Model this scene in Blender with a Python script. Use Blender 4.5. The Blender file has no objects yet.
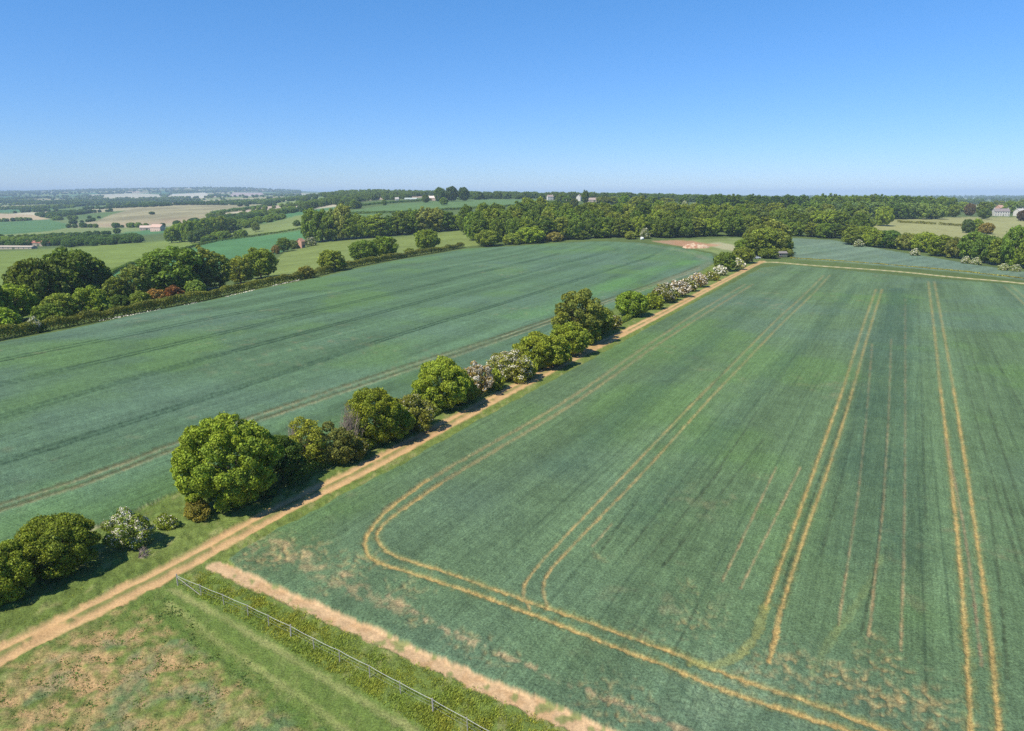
import bpy, math, random
import numpy as np
from mathutils import Vector, Matrix

# ------------------------------------------------------------------ camera, sky, sun, exposure
scn = bpy.context.scene
COL = scn.collection
CAM_H, PITCH, F = 35.0, math.radians(14.1), 683.0
cam_d = bpy.data.cameras.new("camera"); cam = bpy.data.objects.new("camera", cam_d); COL.objects.link(cam)
cam.location = (0, 0, CAM_H); cam.rotation_euler = (math.pi/2 - PITCH, 0, 0)
cam_d.sensor_width = 36; cam_d.lens = 36*F/1024; cam_d.clip_start = 0.5; cam_d.clip_end = 120000
scn.camera = cam
SUN_EL = math.radians(53); SUN_AZ = math.radians(-131)      # azimuth from +Y clockwise: the sun stands to the left
w = bpy.data.worlds.new("World"); scn.world = w; w.use_nodes = True
nt = w.node_tree; bg = nt.nodes["Background"]
sky = nt.nodes.new("ShaderNodeTexSky"); sky.sky_type = 'NISHITA'; sky.sun_disc = False
sky.sun_elevation = SUN_EL; sky.sun_rotation = SUN_AZ
sky.air_density = 1.0; sky.dust_density = 0.0; sky.ozone_density = 6.0; sky.altitude = 900
hs = nt.nodes.new("ShaderNodeHueSaturation"); hs.inputs['Saturation'].default_value = 1.0
tint = nt.nodes.new("ShaderNodeMix"); tint.data_type = 'RGBA'; tint.blend_type = 'MULTIPLY'; tint.inputs[0].default_value = 1; 
tcw = nt.nodes.new("ShaderNodeTexCoord"); sx = nt.nodes.new("ShaderNodeSeparateXYZ"); ramp = nt.nodes.new("ShaderNodeValToRGB")
ramp.color_ramp.elements[0].position = .0; ramp.color_ramp.elements[0].color = (.70, .81, 1.10, 1)
ramp.color_ramp.elements[1].position = .27; ramp.color_ramp.elements[1].color = (.62, 1.08, 1.36, 1)
nt.links.new(tcw.outputs['Generated'], sx.inputs[0]); nt.links.new(sx.outputs[2], ramp.inputs[0]); nt.links.new(ramp.outputs[0], tint.inputs[7])
nt.links.new(sky.outputs[0], hs.inputs['Color']); nt.links.new(hs.outputs[0], tint.inputs[6]); nt.links.new(tint.outputs[2], bg.inputs[0])
bg.inputs[1].default_value = 0.094
sd = bpy.data.lights.new("sun", 'SUN'); sun = bpy.data.objects.new("sun", sd); COL.objects.link(sun)
sd.energy = 4.9; sd.angle = math.radians(0.53); sd.color = (1.0, 0.94, 0.83)
sv = Vector((math.sin(SUN_AZ)*math.cos(SUN_EL), math.cos(SUN_AZ)*math.cos(SUN_EL), math.sin(SUN_EL)))
sun.rotation_euler = sv.to_track_quat('Z', 'Y').to_euler(); sun.location = (-50, -20, 90)
vs = scn.view_settings; vs.view_transform = 'Standard'; vs.look = 'None'; vs.exposure = 0.40; vs.gamma = 1
vs.use_curve_mapping = False
scn.cycles.max_bounces = 5; scn.cycles.diffuse_bounces = 2; scn.cycles.transmission_bounces = 3
scn.cycles.transparent_max_bounces = 8; scn.cycles.volume_bounces = 0; scn.cycles.sample_clamp_indirect = 2.0; scn.cycles.use_denoising = False

rng = np.random.default_rng(7); random.seed(7)

# ------------------------------------------------------------------ tags and links
def tag(o, label=None, cat=None, group=None, kind=None):
    if label: o['label'] = label
    if cat: o['category'] = cat
    if group: o['group'] = group
    if kind: o['kind'] = kind
    return o
def link(o, parent=None):
    COL.objects.link(o)
    if parent: o.parent = parent
    return o
def empty(name, loc, rz=0.0):
    o = bpy.data.objects.new(name, None); o.location = loc; o.rotation_euler = (0, 0, rz); o.empty_display_size = .5
    return link(o)
def mesh_obj(name, V, Fc, mat, parent=None, loc=None, smooth=False):
    me = bpy.data.meshes.new(name)
    V = np.asarray(V, dtype=np.float32)
    if isinstance(Fc, np.ndarray):
        n, k = Fc.shape
        me.vertices.add(len(V)); me.vertices.foreach_set("co", V.ravel())
        me.loops.add(n*k); me.loops.foreach_set("vertex_index", Fc.astype(np.int32).ravel())
        me.polygons.add(n); me.polygons.foreach_set("loop_start", np.arange(0, n*k, k, dtype=np.int32))
        me.update(calc_edges=True)
    else:
        me.from_pydata([tuple(map(float, v)) for v in V], [], [tuple(f) for f in Fc])
    if smooth: me.polygons.foreach_set("use_smooth", np.ones(len(me.polygons), dtype=bool))
    for m in (mat if isinstance(mat, (list, tuple)) else [mat]): me.materials.append(m)
    o = bpy.data.objects.new(name, me)
    if loc is not None: o.location = loc
    return link(o, parent)
def pattr(me, name, arr):
    a = me.attributes.new(name, 'FLOAT', 'POINT'); a.data.foreach_set("value", np.asarray(arr, dtype=np.float32).ravel())

# ------------------------------------------------------------------ noise
def _h(ix, iy, seed):
    n = (ix.astype(np.int64)*374761393 + iy.astype(np.int64)*668265263 + seed*1442695041) & 0xffffffff
    n = ((n ^ (n >> 13))*1274126177) & 0xffffffff
    n = (n ^ (n >> 16)) & 0xffffffff
    return n.astype(np.float64)/4294967295.0
def vnoise(x, y, seed=0):
    x0 = np.floor(x); y0 = np.floor(y); fx = x-x0; fy = y-y0
    fx = fx*fx*(3-2*fx); fy = fy*fy*(3-2*fy)
    x0 = x0.astype(np.int64); y0 = y0.astype(np.int64)
    a = _h(x0, y0, seed); b = _h(x0+1, y0, seed); c = _h(x0, y0+1, seed); d = _h(x0+1, y0+1, seed)
    return (a*(1-fx)+b*fx)*(1-fy) + (c*(1-fx)+d*fx)*fy
def fbm(x, y, seed=0, oct=4):
    s = 0; a = .5; t = 0
    for i in range(oct):
        s = s + a*vnoise(x*2**i+17.3*i, y*2**i+5.1*i, seed+i); t += a; a *= .55
    return s/t
def sstep(a, b, x):
    t = np.clip((x-a)/(b-a), 0, 1); return t*t*(3-2*t)

# ------------------------------------------------------------------ terrain height
_cols = np.array([-300, 0, 150, 260, 350, 470, 600, 760, 900, 1024, 1300], float)
_rows = np.array([100, 165, 210, 264, 341, 400, 480, 600, 800, 1000, 1300, 1700, 2200, 3000, 4000, 5500, 7000, 9000, 12000, 20000], float)
_T = np.array([
 # -300   0   150  260  350  470  600  760  900 1024 1300
 [ 0,    0,   0,   0,   0,   0,   0,   0,   0,   0,   0],
 [ 0,    0,   0,   0,   0,   0,   0,   0,   0,   0,   0],
 [-3,   -3,   0,   0,   0,   0,   0,   0,   0,   0,   0],
 [-7,   -7,  -4,   0,   0,   0,   0,   0,   0,   0,   0],
 [-12, -12,  -8,  -4,   0,   0,   0,   0,   0,   0,   0],
 [-15, -15, -11,  -6,  -1,   0,   0,   1,   0,   0,   0],
 [-18, -18, -13,  -9,  -3,   0,   3,   4,   3,   2,   0],
 [-21, -21, -16, -12,  -2,   6,  10,   9,   6,   4,   2],
 [-25, -25, -20, -10,   4,  12,  17,  15,  11,   8,   4],
 [-28, -28, -22,  -6,  12,  18,  21,  18,  12,   9,   6],
 [-30, -30, -20,   0,  16,  24,  24,  18,  11,   8,   6],
 [-28, -28,  -8,   0,  25,  28,  24,  15,   8,   6,   4],
 [-22, -22,   3,   2,  42,  30,  20,  10,   5,   4,   2],
 [-12, -12,  -5,   8,  35,  25,  12,   5,   2,   1,   0],
 [ 2,    2,   5,  15,  20,  10,   5,   0,   0,   0,   0],
 [ 15,  15,  20,  25,  15,   5,   0,   0,   0,   0,   0],
 [ 38,  40,  58,  52,  25,   5,   0,   0,   0,   0,   0],
 [ 60,  74, 108,  98,  30,   5,   0,   0,   0,   0,   0],
 [ 30,  34,  60,  50,  20,   5,   0,   0,   0,   0,   0],
 [ 0,    0,   0,   0,   0,   0,   0,   0,   0,   0,   0]], float)
_gs = np.linspace(-1.25, 1.3, 200); _gl = np.linspace(math.log(90), math.log(20000), 260)
def _build_table():
    sc = (_cols-512)/(F*math.cos(PITCH)+172*math.sin(PITCH))       # X/Y of a column near the horizon
    A = np.empty((len(_rows), len(_gs)))
    for i in range(len(_rows)): A[i] = np.interp(_gs, sc, _T[i])
    B = np.empty((len(_gl), len(_gs)))
    for j in range(len(_gs)): B[:, j] = np.interp(_gl, np.log(_rows), A[:, j])
    def blur(M, n, ax):
        k = np.hanning(n+2)[1:-1]; k /= k.sum()
        return np.apply_along_axis(lambda v: np.convolve(np.pad(v, n//2, mode='edge'), k, 'valid'), ax, M)
    return blur(blur(B, 13, 0), 13, 1)
_G = _build_table()
def TZ(X, Y):
    X = np.asarray(X, float); Y = np.asarray(Y, float)
    Ys = np.maximum(Y, 91.0); s = np.clip(X/Ys, -1.249, 1.299); l = np.log(np.minimum(Ys, 19999))
    i = (l-_gl[0])/(_gl[1]-_gl[0]); j = (s-_gs[0])/(_gs[1]-_gs[0])
    i0 = np.clip(np.floor(i).astype(int), 0, len(_gl)-2); j0 = np.clip(np.floor(j).astype(int), 0, len(_gs)-2)
    fi = np.clip(i-i0, 0, 1); fj = np.clip(j-j0, 0, 1)
    z = (_G[i0, j0]*(1-fj)+_G[i0, j0+1]*fj)*(1-fi) + (_G[i0+1, j0]*(1-fj)+_G[i0+1, j0+1]*fj)*fi
    far = sstep(1200, 4000, Y)
    z = z + far*(fbm(X/1300, Y/1300, 31, 3)-.5)*np.where(X/Ys < -.1, 34, 6)
    z = z + sstep(6500, 8500, Y)*(1-sstep(10500, 16000, Y))*np.where(X/Ys < -.15, 1, 0)*(vnoise(X/900, Y*0+3, 77)-.4)*44
    return z
_cp, _sp = math.cos(PITCH), math.sin(PITCH)
_marchY = np.exp(np.linspace(math.log(18), math.log(19500), 9000))
def hit(x, y):
    """ground point seen at a photo pixel"""
    a = (x-512)/F; b = (365.5-y)/F
    dy = _cp+b*_sp; dz = -_sp+b*_cp
    X = a/dy*_marchY; Z = CAM_H+dz/dy*_marchY
    g = TZ(X, _marchY); k = int(np.argmax(Z <= g))
    if Z[k] > g[k]: k = len(_marchY)-1
    if k > 0:
        d0 = Z[k-1]-g[k-1]; d1 = g[k]-Z[k]; t = d0/max(d0+d1, 1e-9); Yh = _marchY[k-1]*(1-t)+_marchY[k]*t
    else: Yh = _marchY[0]
    return (a/dy*Yh, Yh, float(TZ(a/dy*Yh, Yh)))
def hits(pts): return np.array([hit(*p)[:2] for p in pts])
def colX(x, y, Y):
    b = (365.5-y)/F; return (x-512)/F/(_cp+b*_sp)*Y
def ray_z(y, Y):
    b = (365.5-y)/F; return CAM_H+(-_sp+b*_cp)/(_cp+b*_sp)*Y
def zbuf(X, Y, Z):                                          # metres per pixel at a point
    return (Y*_cp-(Z-CAM_H)*_sp)/F
def inpoly(P, x, y):
    r = np.zeros(x.shape, bool); n = len(P); bx = (x >= P[:, 0].min()) & (x <= P[:, 0].max()) & (y >= P[:, 1].min()) & (y <= P[:, 1].max())
    xs = x[bx]; ys = y[bx]; c = np.zeros(xs.shape, bool)
    for i in range(n):
        x1, y1 = P[i]; x2, y2 = P[i-1]
        if y1 == y2: continue
        c ^= ((y1 > ys) != (y2 > ys)) & (xs < (x2-x1)*(ys-y1)/(y2-y1)+x1)
    r[bx] = c; return r
def smooth_line(P, n=3):
    P = np.asarray(P, float)
    for _ in range(n):
        Q = [P[0]]
        for a, b in zip(P[:-1], P[1:]): Q += [a*.75+b*.25, a*.25+b*.75]
        Q.append(P[-1]); P = np.array(Q)
    return P
def dist_line(P, x, y, r):
    """distance to a polyline for points nearer than r, else r"""
    out = np.full(x.shape, float(r))
    for a, b in zip(P[:-1], P[1:]):
        m = (x > min(a[0], b[0])-r) & (x < max(a[0], b[0])+r) & (y > min(a[1], b[1])-r) & (y < max(a[1], b[1])+r)
        if not m.any(): continue
        xs = x[m]; ys = y[m]; d = b-a; L = max(d@d, 1e-9)
        t = np.clip(((xs-a[0])*d[0]+(ys-a[1])*d[1])/L, 0, 1)
        out[m] = np.minimum(out[m], np.hypot(xs-a[0]-t*d[0], ys-a[1]-t*d[1]))
    return out

# ------------------------------------------------------------------ materials
def new_mat(name):
    m = bpy.data.materials.new(name); m.use_nodes = True
    b = m.node_tree.nodes['Principled BSDF']; b.inputs['Roughness'].default_value = .85
    b.inputs['Specular IOR Level'].default_value = .15
    return m, m.node_tree, b
def N(nt, t, **k):
    n = nt.nodes.new(t)
    for a, v in k.items(): setattr(n, a, v)
    return n
def plain(name, c, rough=.8, noise=.25, scale=3.0, metal=0):
    m, nt, b = new_mat(name)
    tc = N(nt, 'ShaderNodeTexCoord'); nz = N(nt, 'ShaderNodeTexNoise'); nz.inputs['Scale'].default_value = scale; nz.inputs['Detail'].default_value = 5
    mr = N(nt, 'ShaderNodeMapRange'); mr.inputs[3].default_value = 1-noise; mr.inputs[4].default_value = 1+noise
    mx = N(nt, 'ShaderNodeMix', data_type='RGBA', blend_type='MULTIPLY'); mx.inputs[0].default_value = 1; mx.inputs[6].default_value = (*c, 1)
    nt.links.new(tc.outputs['Object'], nz.inputs['Vector']); nt.links.new(nz.outputs[0], mr.inputs[0]); nt.links.new(mr.outputs[0], mx.inputs[7])
    nt.links.new(mx.outputs[2], b.inputs['Base Color']); b.inputs['Roughness'].default_value = rough; b.inputs['Metallic'].default_value = metal
    return m

def ground_mat(name, micro=.35, bump=.6, fine=4.0, rows=False):
    """albedo = mapped field colours x procedural clods and leaves, with bump"""
    m, nt, b = new_mat(name); L = nt.links.new
    at = N(nt, 'ShaderNodeAttribute', attribute_name='albedo')
    geo = N(nt, 'ShaderNodeNewGeometry')
    n1 = N(nt, 'ShaderNodeTexNoise'); n1.inputs['Scale'].default_value = fine; n1.inputs['Detail'].default_value = 6; n1.inputs['Roughness'].default_value = .72
    n2 = N(nt, 'ShaderNodeTexNoise'); n2.inputs['Scale'].default_value = fine*.17; n2.inputs['Detail'].default_value = 4
    L(geo.outputs['Position'], n1.inputs['Vector']); L(geo.outputs['Position'], n2.inputs['Vector'])
    r1 = N(nt, 'ShaderNodeMapRange'); r1.inputs[1].default_value = .3; r1.inputs[2].default_value = .7; r1.inputs[3].default_value = 1-micro; r1.inputs[4].default_value = 1+micro
    r2 = N(nt, 'ShaderNodeMapRange'); r2.inputs[1].default_value = .3; r2.inputs[2].default_value = .7; r2.inputs[3].default_value = .9; r2.inputs[4].default_value = 1.1
    L(n1.outputs[0], r1.inputs[0]); L(n2.outputs[0], r2.inputs[0])
    mu = N(nt, 'ShaderNodeMath', operation='MULTIPLY'); L(r1.outputs[0], mu.inputs[0]); L(r2.outputs[0], mu.inputs[1])
    if rows:
        for sx_, sy_, am in ((3.2, .10, .09), (.9, .04, .05), (7., .4, .12)):
            mp = N(nt, 'ShaderNodeMapping'); mp.vector_type = 'TEXTURE'; mp.inputs['Rotation'].default_value = (0, 0, -math.radians(29.6)); mp.inputs['Scale'].default_value = (1/sx_, 1/sy_, 1)
            n3 = N(nt, 'ShaderNodeTexNoise'); n3.inputs['Scale'].default_value = 1; n3.inputs['Detail'].default_value = 3
            L(geo.outputs['Position'], mp.inputs[0]); L(mp.outputs[0], n3.inputs['Vector'])
            r3 = N(nt, 'ShaderNodeMapRange'); r3.inputs[1].default_value = .32; r3.inputs[2].default_value = .68; r3.inputs[3].default_value = 1-am; r3.inputs[4].default_value = 1+am
            L(n3.outputs[0], r3.inputs[0]); m3 = N(nt, 'ShaderNodeMath', operation='MULTIPLY'); L(mu.outputs[0], m3.inputs[0]); L(r3.outputs[0], m3.inputs[1]); mu = m3
    mx = N(nt, 'ShaderNodeMix', data_type='RGBA', blend_type='MULTIPLY'); mx.inputs[0].default_value = 1
    L(at.outputs['Color'], mx.inputs[6]); L(mu.outputs[0], mx.inputs[7]); L(mx.outputs[2], b.inputs['Base Color'])
    bp = N(nt, 'ShaderNodeBump'); bp.inputs['Strength'].default_value = bump; bp.inputs['Distance'].default_value = .15
    L(n1.outputs[0], bp.inputs['Height']); L(bp.outputs[0], b.inputs['Normal'])
    b.inputs['Roughness'].default_value = .9; b.inputs['Specular IOR Level'].default_value = .08
    return m

def leaf_mat(name, c, var=.5, transl=.36, hue=(1.10, 1.0, .7)):
    """leaf colour x object tint x per-leaf tone x per-copy variation, part of it let through"""
    m = bpy.data.materials.new(name); m.use_nodes = True; nt = m.node_tree; nt.nodes.clear(); L = nt.links.new
    out = N(nt, 'ShaderNodeOutputMaterial'); oi = N(nt, 'ShaderNodeObjectInfo'); at = N(nt, 'ShaderNodeAttribute', attribute_name='tone')
    tc = N(nt, 'ShaderNodeTexCoord'); nz = N(nt, 'ShaderNodeTexNoise'); nz.inputs['Scale'].default_value = .35; nz.inputs['Detail'].default_value = 2
    L(tc.outputs['Object'], nz.inputs['Vector'])
    mr = N(nt, 'ShaderNodeMapRange'); mr.inputs[3].default_value = 1-var; mr.inputs[4].default_value = 1+var; L(at.outputs['Fac'], mr.inputs[0])
    r2 = N(nt, 'ShaderNodeMapRange'); r2.inputs[3].default_value = .82; r2.inputs[4].default_value = 1.22; L(oi.outputs['Random'], r2.inputs[0])
    mu = N(nt, 'ShaderNodeMath', operation='MULTIPLY'); L(mr.outputs[0], mu.inputs[0]); L(r2.outputs[0], mu.inputs[1])
    a = N(nt, 'ShaderNodeMix', data_type='RGBA', blend_type='MIX'); a.inputs[6].default_value = (*c, 1)
    a.inputs[7].default_value = (c[0]*hue[0], c[1]*hue[1], c[2]*hue[2], 1)
    r3 = N(nt, 'ShaderNodeMapRange'); r3.inputs[1].default_value = .35; r3.inputs[2].default_value = .65; L(nz.outputs[0], r3.inputs[0]); L(r3.outputs[0], a.inputs[0])
    b1 = N(nt, 'ShaderNodeMix', data_type='RGBA', blend_type='MULTIPLY'); b1.inputs[0].default_value = 1; L(a.outputs[2], b1.inputs[6]); L(mu.outputs[0], b1.inputs[7])
    b2 = N(nt, 'ShaderNodeMix', data_type='RGBA', blend_type='MULTIPLY'); b2.inputs[0].default_value = 1; L(b1.outputs[2], b2.inputs[6]); L(oi.outputs['Color'], b2.inputs[7])
    df = N(nt, 'ShaderNodeBsdfPrincipled'); df.inputs['Roughness'].default_value = .6; df.inputs['Specular IOR Level'].default_value = .2
    tr = N(nt, 'ShaderNodeBsdfTranslucent'); ms = N(nt, 'ShaderNodeMixShader'); ms.inputs[0].default_value = transl
    L(b2.outputs[2], df.inputs['Base Color']); L(b2.outputs[2], tr.inputs['Color'])
    L(df.outputs[0], ms.inputs[1]); L(tr.outputs[0], ms.inputs[2]); L(ms.outputs[0], out.inputs['Surface'])
    return m
M_leaf = leaf_mat("leaves", (.235, .300, .037))
M_blossom = leaf_mat("blossom", (.85, .80, .68), var=.15, transl=.2, hue=(1, .96, .9))
M_twig = plain("twigs", (.30, .24, .19), noise=.3)
M_bark = plain("bark", (.13, .10, .075), noise=.35, scale=6)
M_grass = leaf_mat("grass_blades", (.27, .34, .07), transl=.35, hue=(1.3, 1.05, .9))

# ------------------------------------------------------------------ the ground, one sheet cut along its field boundaries
def lin(c): return np.array(c, float)
az_f = np.radians(np.arange(-47, 47.001, .065)); az_c1 = np.radians(np.arange(47.6, 180, 1.2)); 
AZ = np.concatenate([-az_c1[::-1], az_f, az_c1, [math.radians(180)]]); AZ[0] = -math.radians(180)
dep = np.concatenate([np.arange(80, 50, -2.), np.arange(50, 12, -.075), np.arange(12, 3.2, -.022), np.arange(3.2, 1.5, -.04)])
R1 = CAM_H/np.tan(np.radians(dep)); R2 = [R1[-1]]
while R2[-1] < 21000: R2.append(R2[-1]*1.011)
RR = np.concatenate([[0.5], R1, R2[1:]])
A2, Rg = np.meshgrid(AZ, RR)
GX = Rg*np.sin(A2); GY = Rg*np.cos(A2); nR, nA = GX.shape
GZ = TZ(GX, GY)
FRONT = GY > 5

POLY = {}
def poly(name, pts): POLY[name] = hits(pts)
# near fields, traced on the ground
poly('crop_right', [(243,551),(400,466),(500,410),(640,333),(700,300),(762,268),(790,265),(900,276),(1024,286),(1200,302),(1500,420),(1500,760),(1100,900),(640,752),(560,719),(470,681),(380,640),(300,603),(235,571),(226,563)])
poly('crop_left', [(-200,386),(0,343),(120,319),(200,303),(300,282),(400,260),(465,249),(520,246),(560,243),(600,241.5),(640,243),(680,248),(712,254),(716,262),(700,272),(660,290),(620,306),(545,345),(480,384),(400,425),(330,452),(270,468),(186,489),(115,522),(40,548),(0,560),(-200,640)])
poly('crop_far', [(792,238.5),(830,240),(880,249),(930,257),(975,265),(1024,272),(1150,290),(1150,296),(1024,280.5),(950,272),(860,264),(792,259)])
poly('rear_paddock', [(650,241),(735,238),(762,240),(752,252),(725,257),(712,252),(680,246)])
poly('pasture_a', [(-300,420),(-300,262),(0,251),(60,248),(160,241),(216,238),(160,256),(118,268),(80,300),(0,325),(0,338)])
poly('teal', [(60,320),(118,269),(160,257),(216,240),(250,237),(305,229),(309,236),(300,243),(282,252),(240,264),(180,285),(120,310)])
poly('pasture_b', [(216,237.5),(205,241),(185,243),(200,238),(240,229.5),(300,215),(340,208.5),(352,214),(330,222),(306,228),(250,236)])
poly('pasture_c', [(230,296),(283,253),(310,244),(330,242),(400,237),(480,229),(480,245),(462,247),(400,258),(300,280)])
poly('pasture_d', [(345,212),(400,203.5),(470,200),(540,199),(540,205),(480,207),(400,213),(355,217)])
poly('stubble_hill', [(85,226),(110,215),(135,208.5),(190,205),(262,204),(262,207),(235,212),(180,222),(120,226.5)])
poly('stubble_left', [(-60,214),(0,213.5),(30,214.5),(50,219),(0,221.5),(-60,222)])
poly('green_left', [(-60,222.5),(0,222),(48,219.5),(75,226),(50,231),(0,235),(-60,238)])
poly('meadow_right', [(865,246),(868,222),(900,219),(960,217),(1040,217),(1100,226),(1100,262),(1024,256),(960,250),(900,243)])
poly('meadow_far', [(930,205),(1030,205),(1060,209),(940,211)])
poly('pale_a', [(103,198.5),(104,194.5),(135,193),(160,194.5),(162,198)]); poly('pale_b', [(165,197.5),(172,194),(205,192.5),(212,195),(205,198)]); poly('pale_c', [(228,196.5),(232,192.5),(262,192.5),(266,195.5)])
poly('near_grass', [(-600,640),(0,668),(225,556),(262,570),(430,650),(640,750),(700,900),(-600,1200)])
trackC = smooth_line(hits([(-260,800),(-120,722),(0,654),(60,626),(120,596),(180,566),(235,535),(300,500),(360,471.5),(430,433.5),(500,395.7),(570,359.3),(640,325),(700,293.3),(735,275),(752,266),(763,261)]), 2)
trackB = smooth_line(hits([(757,262.5),(775,262),(800,264.5),(850,268),(900,271.5),(950,277),(1000,281),(1024,283.5),(1150,297)]), 2)
VERGE = hits([(-260,780),(-200,640),(0,560),(40,548),(115,522),(186,489),(270,468),(330,452),(400,425),(480,384),(545,345),(620,306),(660,290),(716,262),(740,258),(762,262),(640,333),(500,410),(400,466),(243,551),(225,556),(0,668)])
stripC = smooth_line(hits([(214,566),(225,571),(300,604),(380,640),(470,681),(560,719),(640,752),(760,800)]), 1)

cls = np.zeros(GX.shape, np.int16)
order = ['pale_a','pale_b','pale_c','pasture_a','teal','pasture_b','pasture_c','pasture_d','stubble_hill','stubble_left','green_left','meadow_right','meadow_far','rear_paddock','crop_far','near_grass','crop_left','crop_right']
ids = {n: i+1 for i, n in enumerate(order)}
wx = GX + (vnoise(GX/2.5, GY/2.5, 5)-.5)*.7; wy = GY + (vnoise(GX/2.5, GY/2.5, 6)-.5)*.7     # ragged crop edges
for n in order:
    m = inpoly(POLY[n], wx, wy) & FRONT
    cls[m] = ids[n]
ids['verge'] = 20; m = inpoly(VERGE, GX, GY) & FRONT & (cls != ids['crop_left']) & (cls != ids['crop_right']); cls[m] = 20
near = FRONT & (Rg < 640)
dT = np.full(GX.shape, 9.); dB = dT.copy(); dS = dT.copy()
dT[near] = dist_line(trackC, GX[near], GY[near], 9.)
dB[near] = dist_line(trackB, GX[near], GY[near], 9.)
dS[near] = dist_line(stripC, GX[near], GY[near], 9.)
nz1 = np.zeros(GX.shape); nz1[near] = fbm(GX[near]/.9, GY[near]/.9, 11, 3)
nz2 = np.zeros(GX.shape); nz2[near] = fbm(GX[near]/5, GY[near]/5, 21, 4)
TW = 1.6
ids['track'] = 21; cls[near & (dT < TW+.5*(nz1-.5))] = 21
ids['field_path'] = 22; cls[near & (dB < 1.0+.5*(nz1-.5)) & (cls != 21)] = 22
m = near & (dB < 3.0) & (dB >= .5) & (cls != 21) & (cls != 22); cls[m] = 20
ids['bare_strip'] = 23; cls[near & (dS < .74+.7*(nz1-.5)) & (cls != 21)] = 23

# ---- albedo of every ground point
ALB = np.empty(GX.shape+(3,))
# far countryside: a patchwork of fields
def patch(X, Y, cell=300.):
    gx = np.floor(X/cell).astype(np.int64); gy = np.floor(Y/cell).astype(np.int64)
    d1 = np.full(X.shape, 1e9); d2 = d1.copy(); idd = np.zeros(X.shape, np.int64)
    for a in (-1, 0, 1):
        for b in (-1, 0, 1):
            cx = gx+a; cy = gy+b
            px = (cx+.15+.7*_h(cx, cy, 3))*cell; py = (cy+.15+.7*_h(cx, cy, 4))*cell
            d = np.hypot(X-px, (Y-py)); nw = d < d1
            d2 = np.where(nw, d1, np.minimum(d2, d)); idd = np.where(nw, cx*7919+cy*104729, idd); d1 = np.where(nw, d, d1)
    return idd, d2-d1
pal = np.array([[.11,.16,.045],[.15,.20,.06],[.05,.13,.06],[.09,.14,.04],[.30,.27,.15],[.17,.21,.07],[.07,.16,.06],[.36,.28,.20],[.13,.17,.06],[.10,.15,.05],[.40,.36,.24],[.06,.10,.035]])
pid, pedge = patch(GX, GY)
pk = (_h(pid, pid*0, 9)*len(pal)).astype(int) % len(pal)
ALB[:] = pal[pk]
nm = (GY < 1000) | (cls == 0) & (GY < 1500) & (GX/np.maximum(GY, 1) > -.25)
ALB[nm & (cls == 0)] = (.085, .12, .035)
big = fbm(GX/40, GY/40, 51, 3)
ALB *= (.85+.3*big)[..., None]
def setc(n, c, var=.16, sc=30.):
    m = cls == ids[n]; f = 1-var/2*2*(.5-fbm(GX[m]/sc, GY[m]/sc, 61+ids[n], 3))*2; ALB[m] = lin(c)[None]*f[:, None]
setc('pasture_a', (.15,.20,.042)); setc('pasture_b', (.16,.20,.062)); setc('pasture_c', (.155,.195,.052)); setc('pasture_d', (.10,.165,.055))
setc('teal', (.075,.17,.062)); setc('stubble_hill', (.25,.225,.12), .5, 70); setc('stubble_left', (.38,.30,.18)); setc('green_left', (.08,.16,.055))
setc('pale_a', (.40,.38,.27)); setc('pale_b', (.45,.42,.32)); setc('pale_c', (.36,.28,.24)); setc('meadow_right', (.25,.25,.10)); setc('meadow_far', (.26,.29,.12)); setc('rear_paddock', (.17,.21,.07), .3, 8)
m = cls == ids['stubble_hill']; f = sstep(1500, 1150, GY[m]); ALB[m] = ALB[m]*(1-f[:, None]) + lin((.33,.23,.15))*f[:, None]
def mixto(mask, c, w):                                       # w: weight per point of mask
    w = np.clip(w, 0, 1)[:, None]; ALB[mask] = ALB[mask]*(1-w) + lin(c)*w
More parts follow.
